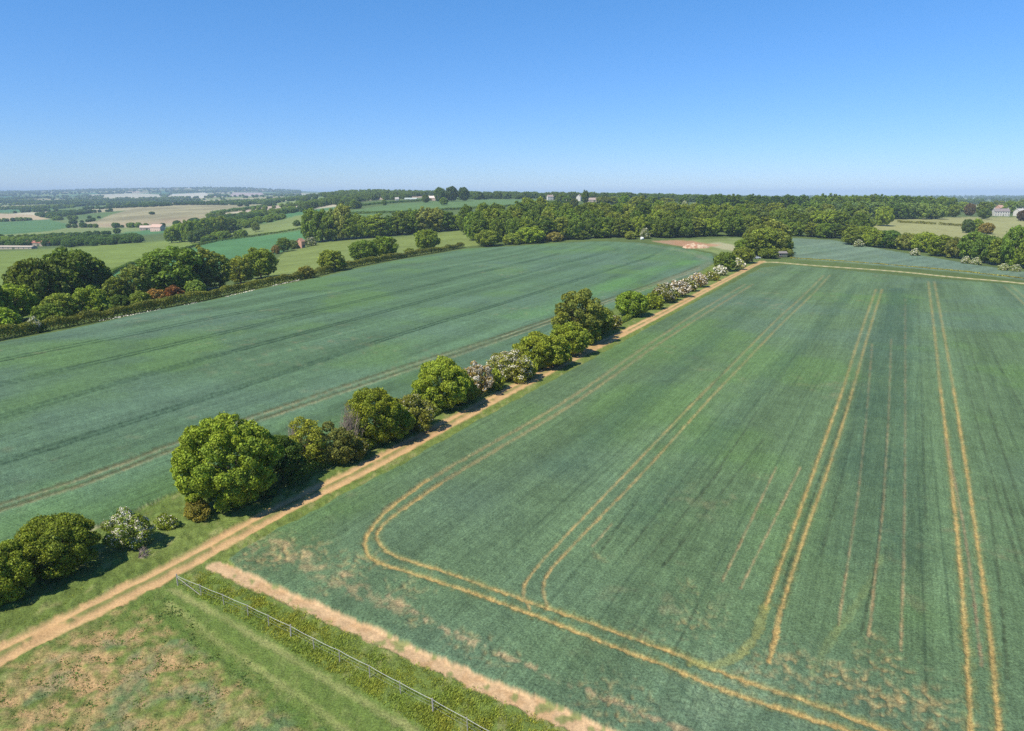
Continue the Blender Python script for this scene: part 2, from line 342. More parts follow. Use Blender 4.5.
# crop fields, in their own drilling frame (u across the rows, v along them)
th = math.radians(29.6); DU = (math.cos(th), -math.sin(th)); DV = (math.sin(th), math.cos(th))
U = GX*DU[0]+GY*DU[1]; Vv = GX*DV[0]+GY*DV[1]
CROPH = np.zeros(GX.shape)
crops = np.isin(cls, [ids['crop_left'], ids['crop_right'], ids['crop_far']])
for n, c, th2 in (('crop_right', (.100,.158,.074), 0), ('crop_left', (.087,.150,.077), math.radians(-5)), ('crop_far', (.128,.185,.120), math.radians(20))):
    m = cls == ids[n]; u0 = U[m]; v0 = Vv[m]
    u = u0*math.cos(th2)-v0*math.sin(th2); v = u0*math.sin(th2)+v0*math.cos(th2)
    x = GX[m]; y = GY[m]
    wob = u+(vnoise(v/60, u*0, 70)-.5)*1.2
    band = fbm(wob/5.5, v/160, 71, 3)                       # sprayer and drill bands
    patchy = fbm(x/26, y/26, 73, 4); streak = fbm(wob/1.1, v/22, 74, 2)
    gust = fbm(u/7, v/3, 79, 3)
    f = 1+.6*(band-.5)+.28*(streak-.5)+.25*(gust-.5); ALB[m] = lin(c)[None]*f[:, None]
    yell = sstep(.52, .72, patchy)*(.75 if n != 'crop_far' else .2); mixto(m, (.105,.190,.055), yell*.7)
    mixto(m, (.105,.165,.125), sstep(.5, .25, fbm(x/38, y/38, 88, 3))*.35)
    k = np.floor(wob/.95); hk = _h(k.astype(np.int64), k.astype(np.int64)*0+ids[n], 75)          # drill seams
    inl = np.exp(-(((wob/.95-k)-.5)*.95/.09)**2)
    if n == 'crop_right': on = (hk > .62)*sstep(.40, .58, vnoise(v/35, k*3.3, 76))
    else: on = (hk > .82)*sstep(.45, .6, vnoise(v/45, k*3.3, 76))
    HA = hit(300, 540); HB = hit(828, 722); sd_ = (HB[0]-HA[0])*(y-HA[1])-(HB[1]-HA[1])*(x-HA[0])
    if n == 'crop_right': on = on*sstep(0, 90, sd_)
    mixto(m, (.035,.06,.035), inl*on*.6)
    CROPH[m] = .40+.16*(fbm(x/1.3, y/1.3, 77, 3)-.5)+.10*(streak-.5)
    # worn, thin places
    th_ = sstep(.60, .85, fbm(x/2.2, y/2.2, 81, 4))*sstep(.55, .75, fbm(x/30, y/30, 82, 3)); mixto(m, (.30,.24,.13), th_*.35)
def region_wear(center, rad, amt, c=(.42,.30,.17), sc=1.5, thr=.5, only=None, stretch=None):
    P = hit(*center); m = near & (np.hypot(GX-P[0], GY-P[1]) < rad*1.6)
    if only is not None: m &= np.isin(cls, [ids[k] for k in only])
    if not m.any(): return
    x = GX[m]; y = GY[m]; g = np.exp(-((x-P[0])**2+(y-P[1])**2)/(rad*rad))
    n_ = fbm(x/sc, y/sc, 91, 4) if stretch is None else fbm(U[m]/stretch[0], Vv[m]/stretch[1], 92, 4)
    k_ = sstep(thr-.03, thr+.42, n_*(.55+.6*g))*(.35+.9*vnoise(x/.33, y/.33, 93))*np.minimum(1, g*2.2); mixto(m, c, k_*amt); CROPH[m] *= 1-.5*k_
CR = ['crop_right']
for c_, r_, a_ in (((262,560),5,.9),((300,556),5,.9),((275,545),4,.8),((350,570),5,.7),((410,590),4,.6),((330,590),3,.5),((418,625),2.5,.7),((468,645),3,.7),((500,660),3,.5),((610,700),4,.8),((632,712),2.5,.8),
                ((645,640),3,.5),((690,636),2.5,.6),((700,620),4,.4),((865,690),4,.9),((900,700),6,1.),((925,715),4,.8),((780,672),5,.9),((830,680),4,.6),((875,640),1.3,.9),((880,660),3,.6),((745,688),3,1.),((760,480),2,.3),((600,560),2,.4),((690,590),2,.4),((370,565),3,.7)):
    region_wear(c_, r_*.75, a_*.75, (.36,.27,.12), .45, .45, CR)
region_wear((728,712), 6, .5, (.19,.26,.15), 3, .30, CR)
def line_wear(pts, half, c, amt, brk=0., brk_sc=3., depth=.3, smooth=1, only=None, seed=100, edge=.1, rag=.4):
    P = smooth_line(hits(pts), smooth)
    m = near & crops if only is None else near & np.isin(cls, [ids[k] for k in only])
    x = GX[m]; y = GY[m]
    d = dist_line(P, x, y, half*3+1)
    q = d < half*3+1
    d = d[q]; x = x[q]; y = y[q]; idx = np.flatnonzero(m)[q]
    d = d+(vnoise(x/.28, y/.28, seed)-.5)*rag*3.2*half+(vnoise(x/.9, y/.9, seed+7)-.5)*rag*half
    g = 1-sstep(half-edge, half+edge, d)
    if brk > 0: g = g*(1-brk*sstep(.42, .60, fbm(x/brk_sc, y/brk_sc, seed+1, 3)))
    A_ = ALB.reshape(-1, 3); w_ = np.clip(g*amt, 0, 1)[:, None]; A_[idx] = A_[idx]*(1-w_)+lin(c)*w_
    C_ = CROPH.reshape(-1); C_[idx] = C_[idx]*(1-g*depth)
straw = (.46,.31,.11); earth = (.45,.29,.155); dark = (.045,.065,.03)
T0a = [(753,285),(700,318),(654,348),(610,380),(564,412),(500,450),(441,485),(400,513),(376,533),(378,548),(395,560),(454,578),(528,605),(600,630),(662,652),(737,681),(807,705),(873,730),(960,764)]
T0b = [(745,285),(690,318),(645,348),(600,380),(552,412),(488,448),(428,482),(385,513),(364,541),(366,557),(380,567),(446,587),(520,613),(618,652),(662,668),(724,693),(828,728),(900,752)]
for t_ in (T0a[3:7], T0b[3:7]): line_wear(t_, .2, straw, .45, .4, 2, .1, 2)
for t_ in (T0a[6:], T0b[6:]): line_wear(t_, .5, (.17,.18,.06), .45, .4, 3, .1, 2)
line_wear(T0a[:8], .36, (.21,.19,.09), .85, .3, 4); line_wear(T0b[:8], .36, (.21,.19,.09), .85, .3, 4)
line_wear(T0a[6:], .17, straw, .85, .35, 1.2, .4, 2); line_wear(T0b[6:], .19, straw, .9, .25, 1.2, .4, 2)
T1a = [(824,276),(800,300),(775,322),(740,358),(700,398),(655,445),(620,482),(560,545),(530,578),(521,596),(530,612)]
T1b = [(830,276),(808,300),(784,322),(750,358),(712,398),(670,445),(637,482),(585,536),(552,570),(541,590),(548,612)]
for t in (T1a, T1b): line_wear(t[:5], .22, (.26,.22,.09), .85, .35, 8); line_wear(t[4:], .14, (.40,.28,.11), .85, .4, 2, .3, 2)
T2a = [(876,290),(860,335),(843,390),(815,470),(790,540),(765,610)]
T2b = [(882,290),(868,335),(853,390),(829,470),(803,540),(781,610)]
for t in (T2a, T2b): line_wear(t[:3], .22, (.30,.24,.09), .85, .3, 8); line_wear(t[2:], .42, (.17,.18,.06), .4, .4, 3, .1); line_wear(t[2:], .15, straw, .85, .3, 2, .4)
line_wear([(765,610),(756,640),(740,660),(715,668),(690,667)], .4, (.26,.27,.09), .75, .3, 2, .4, 2)
line_wear([(781,610),(775,640),(769,665)], .2, straw, .9, .3, 2)
line_wear([(880,560),(868,590),(840,630),(820,660),(812,676)], .35, (.24,.27,.09), .4, .5, 3)
T3a = [(928,282),(934,330),(940,390),(950,470),(959,560),(965,640),(970,735)]
T3b = [(934,282),(943,330),(953,390),(966,470),(979,560),(991,650),(998,735)]
for t in (T3a, T3b): line_wear(t[:3], .22, (.30,.24,.09), .85, .3, 8); line_wear(t[2:], .42, (.17,.18,.06), .4, .4, 3, .1); line_wear(t[2:], .155, straw, .88, .25, 2, .4)
line_wear([(945,440),(962,520),(973,600),(981,670)], .1, (.25,.18,.10), .9, .4, 1.2)
for t in ([(1004,287),(1022,303),(1060,340),(1150,430)], [(1011,287),(1030,303),(1075,340),(1180,430)]): line_wear(t, .22, (.25,.24,.10), .7, .3, 8)
line_wear([(390,600),(430,626),(500,658),(560,684),(640,716),(700,742)], .3, (.40,.28,.15), .6, .97, .8, .1, 1, None, 190, .2)
line_wear([(250,545),(300,566),(345,588),(400,612)], .8, (.42,.29,.15), .42, .95, .9, .1, 1, None, 191, .5)
line_wear([(262,536),(300,556),(350,580)], .5, (.42,.29,.15), .6, .93, 1.2, .1, 1, None, 192, .3)
seams = [[(612,527),(592,550)],[(700,460),(625,558)],[(722,470),(648,562)],[(765,440),(663,570)],[(776,470),(722,585)],[(800,470),(740,592)],[(872,345),(862,470),(838,628)],[(893,430),(878,560),(860,640)],
 [(905,300),(905,400),(904,540),(900,655)],[(891,340),(886,480),(868,640)],[(866,360),(850,450),(820,560)],[(985,480),(1000,590),(1007,683)],[(955,300),(985,400),(1024,520)],[(965,295),(1005,380),(1060,480)],[(946,300),(975,420),(1015,560),(1050,660)],
 [(640,500),(600,556)],[(745,350),(640,468)],[(800,350),(700,500)],[(780,600),(812,500),(850,400)],[(918,290),(922,400),(925,520)],[(1000,480),(1024,560)]]
for i, s_ in enumerate(seams): line_wear(s_, .11, (.32,.24,.12) if i in (0,4,5,6,8,9) else (.06,.085,.045), .85, .45, 1.2, .35, 1, None, 200+i, .05)
for (x1,y1,x2,y2,w_) in ((760,300,560,470,2.6),(858,285,640,520,2.),(900,290,855,560,3.),(910,300,905,560,2.),(895,290,850,470,2.)):
    line_wear([(x1,y1),(x2,y2)], w_, (.05,.095,.06), .42, .3, 14, .0, 0, None, 300, w_*.8)
for t in ([(-60,532),(0,513),(98,482),(176,450),(273,417),(398,374),(480,348),(560,319),(640,291),(700,268)], [(-60,526),(0,507),(98,475),(176,444),(273,411),(398,369),(480,344),(560,316),(640,289),(700,266)]):
    line_wear(t, .5, (.075,.08,.035), .9, .1, 3, .2); line_wear([(x_, y_+2) for x_, y_ in t], .25, (.30,.27,.14), .8, .4, 3, .0)
for t in ([(-40,480),(0,468),(130,426),(260,384),(398,337),(520,300),(600,274),(655,256)],[(-40,433),(0,421),(110,388),(230,355),(398,310),(500,282),(580,260),(620,249)],[(-40,398),(0,388),(140,355),(300,317),(371,300),(480,274),(560,254)],[(-40,372),(0,363),(150,333),(330,297),(450,270)]):
    for dy in (0, -3.): line_wear([(x_, y_+dy*(y_-190)/200) for x_, y_ in t], .32, (.018,.04,.02), .92, .2, 10, .4)
    line_wear([(x_, y_-1.5) for x_, y_ in t], 1.2, (.05,.10,.06), .15, .4, 20, 0, 1, None, 340, 1.2)
line_wear([(690,262),(640,275),(580,300),(520,318)], 5., (.11,.24,.06), .55, .5, 25, .0, 1, None, 350, 4.)
for i in range(3): line_wear([(800+30*i,242+4*i),(880+50*i,262+2*i)], .25, (.05,.08,.05), .7, .3, 10)
line_wear([(640,245),(690,252),(712,262),(700,270),(660,284)], 2.5, (.30,.26,.17), .22, .5, 6, .1, 1, ['crop_left'], 360, 2.5)
# verge and near grass
for n in ('verge', 'near_grass'):
    m = cls == ids[n]; x = GX[m]; y = GY[m]
    g = fbm(x/.9, y/.9, 111, 4); g2 = fbm(x/9, y/9, 112, 3)
    base = lin((.105,.155,.035))[None]*(1-g2[:, None])+lin((.155,.195,.048))[None]*g2[:, None]
    ALB[m] = base*(.65+.7*g)[:, None]
    straw_ = sstep(.6, .75, fbm(x/.8, y/2.2, 113, 3))*.45; mixto(m, (.33,.30,.13), straw_)
    CROPH[m] = .03+(.16 if n == 'near_grass' else .26)*sstep(.3, .8, g)*sstep(160, 60, Rg[m])
NG = ['near_grass']
# trodden ground south of the track, mown wheelings beside the fence
for c_, r_, a_ in (((125,628),5,1.),((150,615),3.,.8),((90,655),6,1.),((60,675),6,1.),((130,668),6,.9),((170,665),5,.8),((40,690),5,.9),((200,680),5,.8),((110,700),6,.8),((20,715),5,.9),((60,725),5,1.),((170,715),5,.7),((240,700),4,.6)):
    region_wear(c_, r_*.8, a_*.8, (.43,.28,.13), 1.0, .36, NG)
m = cls == ids['near_grass']
P = hits([(-50,700),(100,640),(190,640),(330,731),(200,800),(-100,800)]); q = m & inpoly(P, GX, GY)
mixto(q, (.10,.17,.09), sstep(.45, .65, fbm(GX[q]/2, GY[q]/2, 121, 3))*.5)
mixto(q, (.38,.27,.13), sstep(.52, .70, fbm(GX[q]/.8, GY[q]/.8, 122, 4))*.5)
line_wear([(160,590),(240,640),(340,700),(420,750)], 2.6, (.125,.185,.04), .7, .0, 3, .6, 1, NG, 130, 1.2)
line_wear([(168,603),(215,640),(290,690),(360,742)], .28, (.28,.29,.10), .7, .35, 3, .8, 1, NG, 131, .2)
line_wear([(172,590),(235,625),(320,677),(420,735)], .3, (.30,.30,.11), .7, .35, 3, .8, 1, NG, 132, .2)
line_wear([(150,606),(200,645),(270,697),(330,742)], .4, (.09,.15,.03), .7, .2, 3, .2, 1, NG, 133, .3)
# farm track: two pale ruts, grass between; the bare strip and the path
m = (cls == 21); d = dT[m]; x = GX[m]; y = GY[m]; n1 = nz1[m]; n2 = nz2[m]
ALB[m] = lin((.43,.27,.125))[None]*(.82+.4*n1)[:, None]
mid = (1-sstep(.22, .5, d+.5*(n1-.5)))*sstep(.40, .52, n2*.6+fbm(x/.7, y/.7, 141, 3)*.5); mixto(m, (.14,.17,.05), mid*.9)
rut = np.exp(-((d-.95)/.42)**2); mixto(m, (.55,.36,.175), rut*.55)
red = sstep(.55, .7, fbm(x/12, y/12, 142, 2)); mixto(m, (.42,.23,.11), red*.35)
edge_ = sstep(TW-.6, TW, d+.5*(n1-.5))*sstep(.45, .6, fbm(x/1.4, y/1.4, 143, 3)); mixto(m, (.17,.19,.06), edge_*.8)
CROPH[m] = .03-.10*rut+.12*mid+.05*(n1-.5)
m = cls == 22; ALB[m] = lin((.55,.44,.27))[None]*(.85+.3*nz1[m])[:, None]
m = cls == 23; x = GX[m]; y = GY[m]; ALB[m] = lin((.47,.32,.175))[None]*(.75+.5*fbm(x/.5, y/.5, 145, 3))[:, None]; mixto(m, (.40,.24,.11), sstep(.55, .7, fbm(x/1.1, y/1.1, 146, 3))*.5)
mixto(m, (.16,.2,.06), sstep(.60, .7, fbm(x/.9, y/.9, 147, 3))*.8); CROPH[m] = .02+.06*fbm(x/.4, y/.4, 148, 2)
# thin pale rim of bare soil along the left field's edge
rim = smooth_line(hits([(20,551),(75,537),(115,521),(150,505),(187,487),(225,476)]), 1)
q = near & (cls == 20); dd = dist_line(rim, GX[q], GY[q], 2.); mixto(q, (.47,.40,.25), (1-sstep(.12, .4, dd))*.9)
rim = smooth_line(hits([(400,422),(412,419),(500,366),(520,357),(600,310),(622,303)]), 0)
dd = dist_line(rim, GX[q], GY[q], 2.); mixto(q, (.52,.44,.29), (1-sstep(.3, .7, dd))*sstep(.42, .5, fbm(GX[q]/8, GY[q]/8, 151, 2))*.9)
q = near & (cls == ids['rear_paddock']); 
def blot(px, rad, c, a, s=4.):
    P = hit(*px); g = np.exp(-(((GX[q]-P[0])/rad[0])**2+((GY[q]-P[1])/rad[1])**2)); mixto(q, c, sstep(.25, .5, g*(.5+fbm(GX[q]/s, GY[q]/s, 161, 3)))*a)
blot((680,243.5), (16,22), (.34,.19,.11), .9); blot((660,242), (10,14), (.30,.20,.12), .8); blot((728,247), (8,30), (.36,.33,.20), .8); blot((700,245), (12,10), (.40,.22,.13), .8)
ZN = np.zeros(GX.shape); q = near & (Rg < 220)
ZN[q] = (vnoise(GX[q]/.5, GY[q]/.5, 171)-.5)*.10
def soften(M, n):
    for _ in range(n):
        M[1:-1] = (M[:-2]+2*M[1:-1]+M[2:])/4; M[:, 1:-1] = (M[:, :-2]+2*M[:, 1:-1]+M[:, 2:])/4
soften(CROPH, 2); soften(ALB, 1)
GZ2 = GZ + CROPH + np.where(crops | np.isin(cls, [20, ids['near_grass']]), ZN, 0)

M_gr = {'crop': ground_mat("crop_cover", .55, 1.0, 5.0, True), 'grass': ground_mat("grass_cover", .5, 1.0, 6.0), 'soil': ground_mat("bare_soil", .25, .5, 5.0), 'far': ground_mat("farmland", .22, .3, .5)}
fi = np.arange(nR-1)[:, None]*nA+np.arange(nA-1)[None, :]
QUADS = np.stack([fi, fi+nA, fi+nA+1, fi+1], -1).reshape(-1, 4)[:, ::-1]
FC = cls[:-1, :-1].reshape(-1)
Vall = np.stack([GX, GY, GZ2], -1).reshape(-1, 3); Aall = ALB.reshape(-1, 3)
def ground_piece(name, idlist, mat, label, cat):
    f = QUADS[np.isin(FC, idlist)]
    if len(f) == 0: return
    u, inv = np.unique(f, return_inverse=True); f = inv.reshape(-1, 4)
    o = mesh_obj(name, Vall[u], f, mat, smooth=True)
    a = o.data.attributes.new('albedo', 'FLOAT_COLOR', 'POINT'); a.data.foreach_set("color", np.concatenate([Aall[u], np.ones((len(u), 1))], 1).astype(np.float32).ravel())
    return tag(o, label, cat, kind='structure')
ground_piece('ground', [0], M_gr['far'], 'rolling patchwork farmland reaching to the horizon around the fields', 'ground')
ground_piece('crop_field', [ids['crop_right']], M_gr['crop'], 'large blue-green crop field with straw-coloured wheel lines right of the track', 'field')
ground_piece('crop_field', [ids['crop_left']], M_gr['crop'], 'blue-green crop field with dark wheel lines left of the bushes', 'field')
ground_piece('crop_field', [ids['crop_far']], M_gr['crop'], 'narrow pale blue-green crop field beyond the thin path', 'field')
ground_piece('grass_verge', [20], M_gr['grass'], 'green grass verge under the bushes beside the farm track', 'verge')
ground_piece('grass_margin', [ids['near_grass']], M_gr['grass'], 'rough grass with bare patches around the wire fence', 'grass')
ground_piece('farm_track', [21], M_gr['soil'], 'sandy two-rut farm track running diagonally between the fields', 'track')
ground_piece('field_path', [22], M_gr['soil'], 'thin pale path along the far edge of the large field', 'path')
ground_piece('bare_strip', [23], M_gr['soil'], 'strip of dry bare soil between crop and long grass', 'soil')
ground_piece('pasture', [ids['pasture_a']], M_gr['far'], 'bright green pasture behind the big leafy trees at left', 'pasture')
ground_piece('pasture', [ids['pasture_b']], M_gr['far'], 'sloping pale green pasture above the vivid green field', 'pasture')
ground_piece('pasture', [ids['pasture_c']], M_gr['far'], 'yellow-green pasture with lone trees behind the long hedge', 'pasture')
ground_piece('pasture', [ids['pasture_d']], M_gr['far'], 'green field below the farm on the ridge', 'pasture')
ground_piece('green_field', [ids['teal']], M_gr['far'], 'vivid emerald green field on the slope at left', 'field')
ground_piece('green_field', [ids['green_left']], M_gr['far'], 'deep green field in the valley at far left', 'field')
ground_piece('stubble_field', [ids['stubble_hill']], M_gr['far'], 'tan stubble field on the rounded hill beyond the farmhouse', 'field')
ground_piece('stubble_field', [ids['stubble_left']], M_gr['far'], 'tan field at the left edge above a deep green one', 'field')
for k_, w_ in (('pale_a','pale distant field left of the whitest one near the horizon'),('pale_b','whitest distant field near the horizon at left'),('pale_c','brownish distant field right of the whitest one near the horizon')): ground_piece('pale_field', [ids[k_]], M_gr['far'], w_, 'field')
ground_piece('meadow', [ids['meadow_right']], M_gr['far'], 'yellowish meadow in front of the white house', 'meadow')
ground_piece('meadow', [ids['meadow_far']], M_gr['far'], 'pale meadow behind the white house', 'meadow')
ground_piece('rough_grass', [ids['rear_paddock']], M_gr['grass'], 'rough grass and red earth around the soil heap', 'grass')

# ------------------------------------------------------------------ trees
def tube(V, Fc, pts, rad, n=6):
    b = len(V); pts = [Vector(p) for p in pts]
    for i, p in enumerate(pts):
        d = (pts[min(i+1, len(pts)-1)]-pts[max(i-1, 0)]).normalized()
        a = d.orthogonal().normalized(); c = d.cross(a)
        for k in range(n):
            t = 2*math.pi*k/n; V.append(tuple(p+(a*math.cos(t)+c*math.sin(t))*rad[i]))
    for i in range(len(pts)-1):
        for k in range(n):
            Fc.append((b+i*n+k, b+i*n+(k+1) % n, b+(i+1)*n+(k+1) % n, b+(i+1)*n+k))
def unit(n, r):
    v = r.normal(size=(n, 3)); return v/np.linalg.norm(v, axis=1)[:, None]
def dome_lobes(rx, ry, rz, cz, n, fr, r, low=-.55, jit=.12):
    """clumps spread over an uneven dome, plus a filled middle"""
    out = [((0, 0, cz), (rx*.72, ry*.72, rz*.72))]
    g = math.pi*(3-math.sqrt(5))
    for i in range(n):
        z = 1-(i+.5)/n*(1-low); a = g*i+r.uniform(-.35, .35); q = math.sqrt(max(0, 1-z*z)); k = 1-fr*.8+r.uniform(-jit, jit)
        s = fr*r.uniform(.7, 1.35); wv = 1+jit*.6*math.sin(2*a+n)+jit*.4*math.sin(3*a+1.7*z*3+n); k *= wv
        out.append(((rx*k*q*math.cos(a), ry*k*q*math.sin(a), cz+rz*k*z), (rx*s, ry*s, min(rx, rz)*s*.85)))
    return out
def leaves(lobes, dens, size, r, flat=.75, zmin=.15, fill=.25):
    P = []; Nn = []; T = []
    C = np.array([l[0] for l in lobes]); Rr = np.array([l[1] for l in lobes])
    for li, (c, rad) in enumerate(lobes):
        area = 4*math.pi*((rad[0]*rad[1])**1.6/3+(rad[0]*rad[2])**1.6*2/3)**(1/1.6)
        n = max(8, int(area*dens*(1 if li else .5))); d = unit(n, r); k = 1-.28*r.random(n)**2+(r.random(n) < .07)*r.uniform(.05, .35, n)
        p = np.array(c)+d*np.array(rad)*k[:, None]
        q = ((p[:, None, :]-C[None])/Rr[None]); inside = (q**2).sum(-1); inside[:, li] = 9
        keep = (inside.min(1) > .72) | (r.random(n) < fill*.4)
        keep &= (p[:, 2] > zmin) & ((d[:, 2] > -.65) | (r.random(n) < .4))
        tone = np.clip(.5+.28*r.normal(size=n)+r.uniform(-.13, .13), 0, 1)
        P.append(p[keep]); Nn.append(d[keep]); T.append(tone[keep])
    P = np.concatenate(P); Nn = np.concatenate(Nn); T = np.concatenate(T)
    n = len(P); nn = Nn*flat+unit(n, r)*(1-flat*.35); nn /= np.linalg.norm(nn, axis=1)[:, None]
    a = np.cross(nn, unit(n, r)); a /= np.linalg.norm(a, axis=1)[:, None]; b = np.cross(nn, a)
    s = size*r.uniform(.4, 1.6, n)[:, None]; bend = nn*s*.22
    V = np.stack([P-a*s*.5, P-b*s*.36+bend, P+a*s*.55, P+b*s*.36+bend], 1).reshape(-1, 3)
    Fc = np.arange(n*4).reshape(-1, 4)
    return V, Fc, np.repeat(T, 4)
def trunk_mesh(h, rad, lobes, r, nl=6, spread=.9, lean=0.):
    V = []; Fc = []; top = Vector((lean*h*.3, 0, h*.62))
    tube(V, Fc, [(0, 0, -.3), (.02*h, 0, h*.12), (lean*h*.12+.01*h, .01*h, h*.35), top], [rad*1.35, rad, rad*.75, rad*.4], 8)
    for l in [lobes[i] for i in r.choice(np.arange(1, len(lobes)), min(nl, len(lobes)-1), replace=False)]:
        e = Vector(l[0])*spread; s = Vector((0.01*h, 0, h*r.uniform(.14, .4))); mm = s.lerp(e, .5)+Vector((0, 0, h*.04))
        tube(V, Fc, [s, mm, e], [rad*.5, rad*.3, rad*.1], 5)
    return V, Fc
def crown_obj(name, V, Fc, T, parent, mat, tint):
    o = mesh_obj(name, V, Fc, mat, parent); pattr(o.data, 'tone', T); o.color = (*tint, 1); return o
def build_tree(kind, h, w_, r, dens, leaf, tint=(1, 1, 1), name='tree', blossom=0., sparse=1.):
    t = empty(name, (0, 0, 0)); rx = w_/2
    if kind == 'dome':   lobes = dome_lobes(rx, rx*.95, h*.49, h*.50, 150, .125, r, -.93, .05)
    elif kind == 'broad': lobes = dome_lobes(rx, rx*.9, h*.48, h*.47, 55, .21, r, -.92, .11)
    elif kind == 'oval': lobes = dome_lobes(rx, rx*.95, h*.50, h*.49, 55, .21, r, -.92, .09)
    elif kind == 'tall': lobes = dome_lobes(rx*.95, rx*.85, h*.49, h*.50, 60, .22, r, -.92, .13)
    elif kind == 'loose': lobes = dome_lobes(rx, rx, h*.46, h*.53, 38, .22, r, -.85, .10)[1:]; lobes.insert(0, ((0, 0, h*.5), (rx*.5, rx*.5, h*.36)))
    elif kind == 'dense': lobes = dome_lobes(rx, rx, h*.49, h*.50, 80, .17, r, -.93, .05)
    else:                 lobes = dome_lobes(rx, rx*.85, h*.55, h*.42, 34, .26, r, -.6, .16)    # shrub
    V, Fc, T = leaves(lobes, dens*sparse, leaf, r, zmin=.05*h)
    crown_obj('crown', V, Fc, T, t, M_leaf, tint)
    tv, tf = trunk_mesh(h, max(.06, h*.022), lobes, r, 7 if kind != 'loose' else 38, .95)
    mesh_obj('trunk', tv, tf, M_bark, t, smooth=True)
    if blossom:
        bl = [(c, tuple(np.array(q)*1.03)) for c, q in lobes]
        V, Fc, T = leaves(bl, dens*blossom*1.4, leaf*.62, r, zmin=.2*h, fill=0.)
        k = (V.reshape(-1, 4, 3)[:, 0]); msk = (fbm(k[:, 0]/(w_*.12)+9, k[:, 2]/(h*.14)+k[:, 1]/(w_*.15), 5, 2) > .50+.12*(r.random(len(k))-.5))
        V = V.reshape(-1, 4, 3)[msk].reshape(-1, 3); T = T.reshape(-1, 4)[msk].ravel(); Fc = np.arange(len(V)).reshape(-1, 4)
        crown_obj('blossom', V, Fc, T, t, M_blossom, (1, 1, 1))
    t['h'] = h; t['w'] = w_
    return t
def twiggy(h, w_, r, name='bare_shrub', n=60, mat=None):
    t = empty(name, (0, 0, 0)); V = []; Fc = []
    for i in range(n):
        a = r.uniform(0, 6.283); q = r.uniform(.1, 1)*w_/2; zt = h*r.uniform(.5, 1)*(1-.3*(2*q/w_)**2)
        e = Vector((math.cos(a)*q, math.sin(a)*q, zt)); s = Vector((e.x*.12, e.y*.12, 0)); m_ = s.lerp(e, .55)+Vector((r.normal()*.1*w_, r.normal()*.1*w_, .05*h))
        tube(V, Fc, [s, m_, e], [.05, .03, .01], 4)
        for k in range(4):
            b = m_.lerp(e, r.uniform(0, .9)); f = b+Vector((r.normal()*.13*w_, r.normal()*.13*w_, abs(r.normal())*.12*h)); tube(V, Fc, [b, f], [.022, .008], 3)
    mesh_obj('branches', V, Fc, mat or M_twig, t)
    return t

PX = {}
def place(t, x, yb, ytop, wpx, keep_depth=True, Y=None, rz=None, sink=0.):
    """stand a tree on the ground at a photo column, scaled to the size it has there"""
    if Y is None: P = hit(x, yb)
    else: X = colX(x, 210 if yb is None else yb, Y); P = (X, Y, float(TZ(X, Y)))
    if Y is None and P[1] < 520:
        Yc = P[1]+.36*wpx*zbuf(*P); P = (P[0]*Yc/P[1], Yc, float(TZ(P[0]*Yc/P[1], Yc)))
    mpp = zbuf(*P); ht = ray_z(ytop, P[1])-P[2]; wd = wpx*mpp
    ht = max(ht, .6)
    t.location = (P[0], P[1], P[2]-sink); t.scale = (wd/t['w'], wd/t['w'], ht/t['h'])
    t.rotation_euler = (0, 0, random.uniform(0, 6.28) if rz is None else rz)
    return t
def copy_tree(src, tint):
    r = src.copy(); COL.objects.link(r)
    for ch in list(src.children):
        c = ch.copy(); COL.objects.link(c); c.parent = r
        if c.name.startswith('crown'): c.color = (*tint, 1)
    return r
def shape_depth(x, yb, ytop, wpx):                      # real size of something seen at these pixels
    P = hit(x, yb); return ray_z(ytop, P[1])-P[2], wpx*zbuf(*P)

# tints
LIME = (1.3, 1.25, 1.0); GREEN = (.85, 1.0, 1.0); DARK = (.42, .56, .75); OLIVE = (1.05, .88, 1.2); PALE = (1.25, 1.1, 2.2); RED = (1.3, .42, 1.1); BROWN = (1.35, .80, 1.6); GREY = (1.1, 1.15, 3.6); BLUEG = (.55, .78, 1.4)

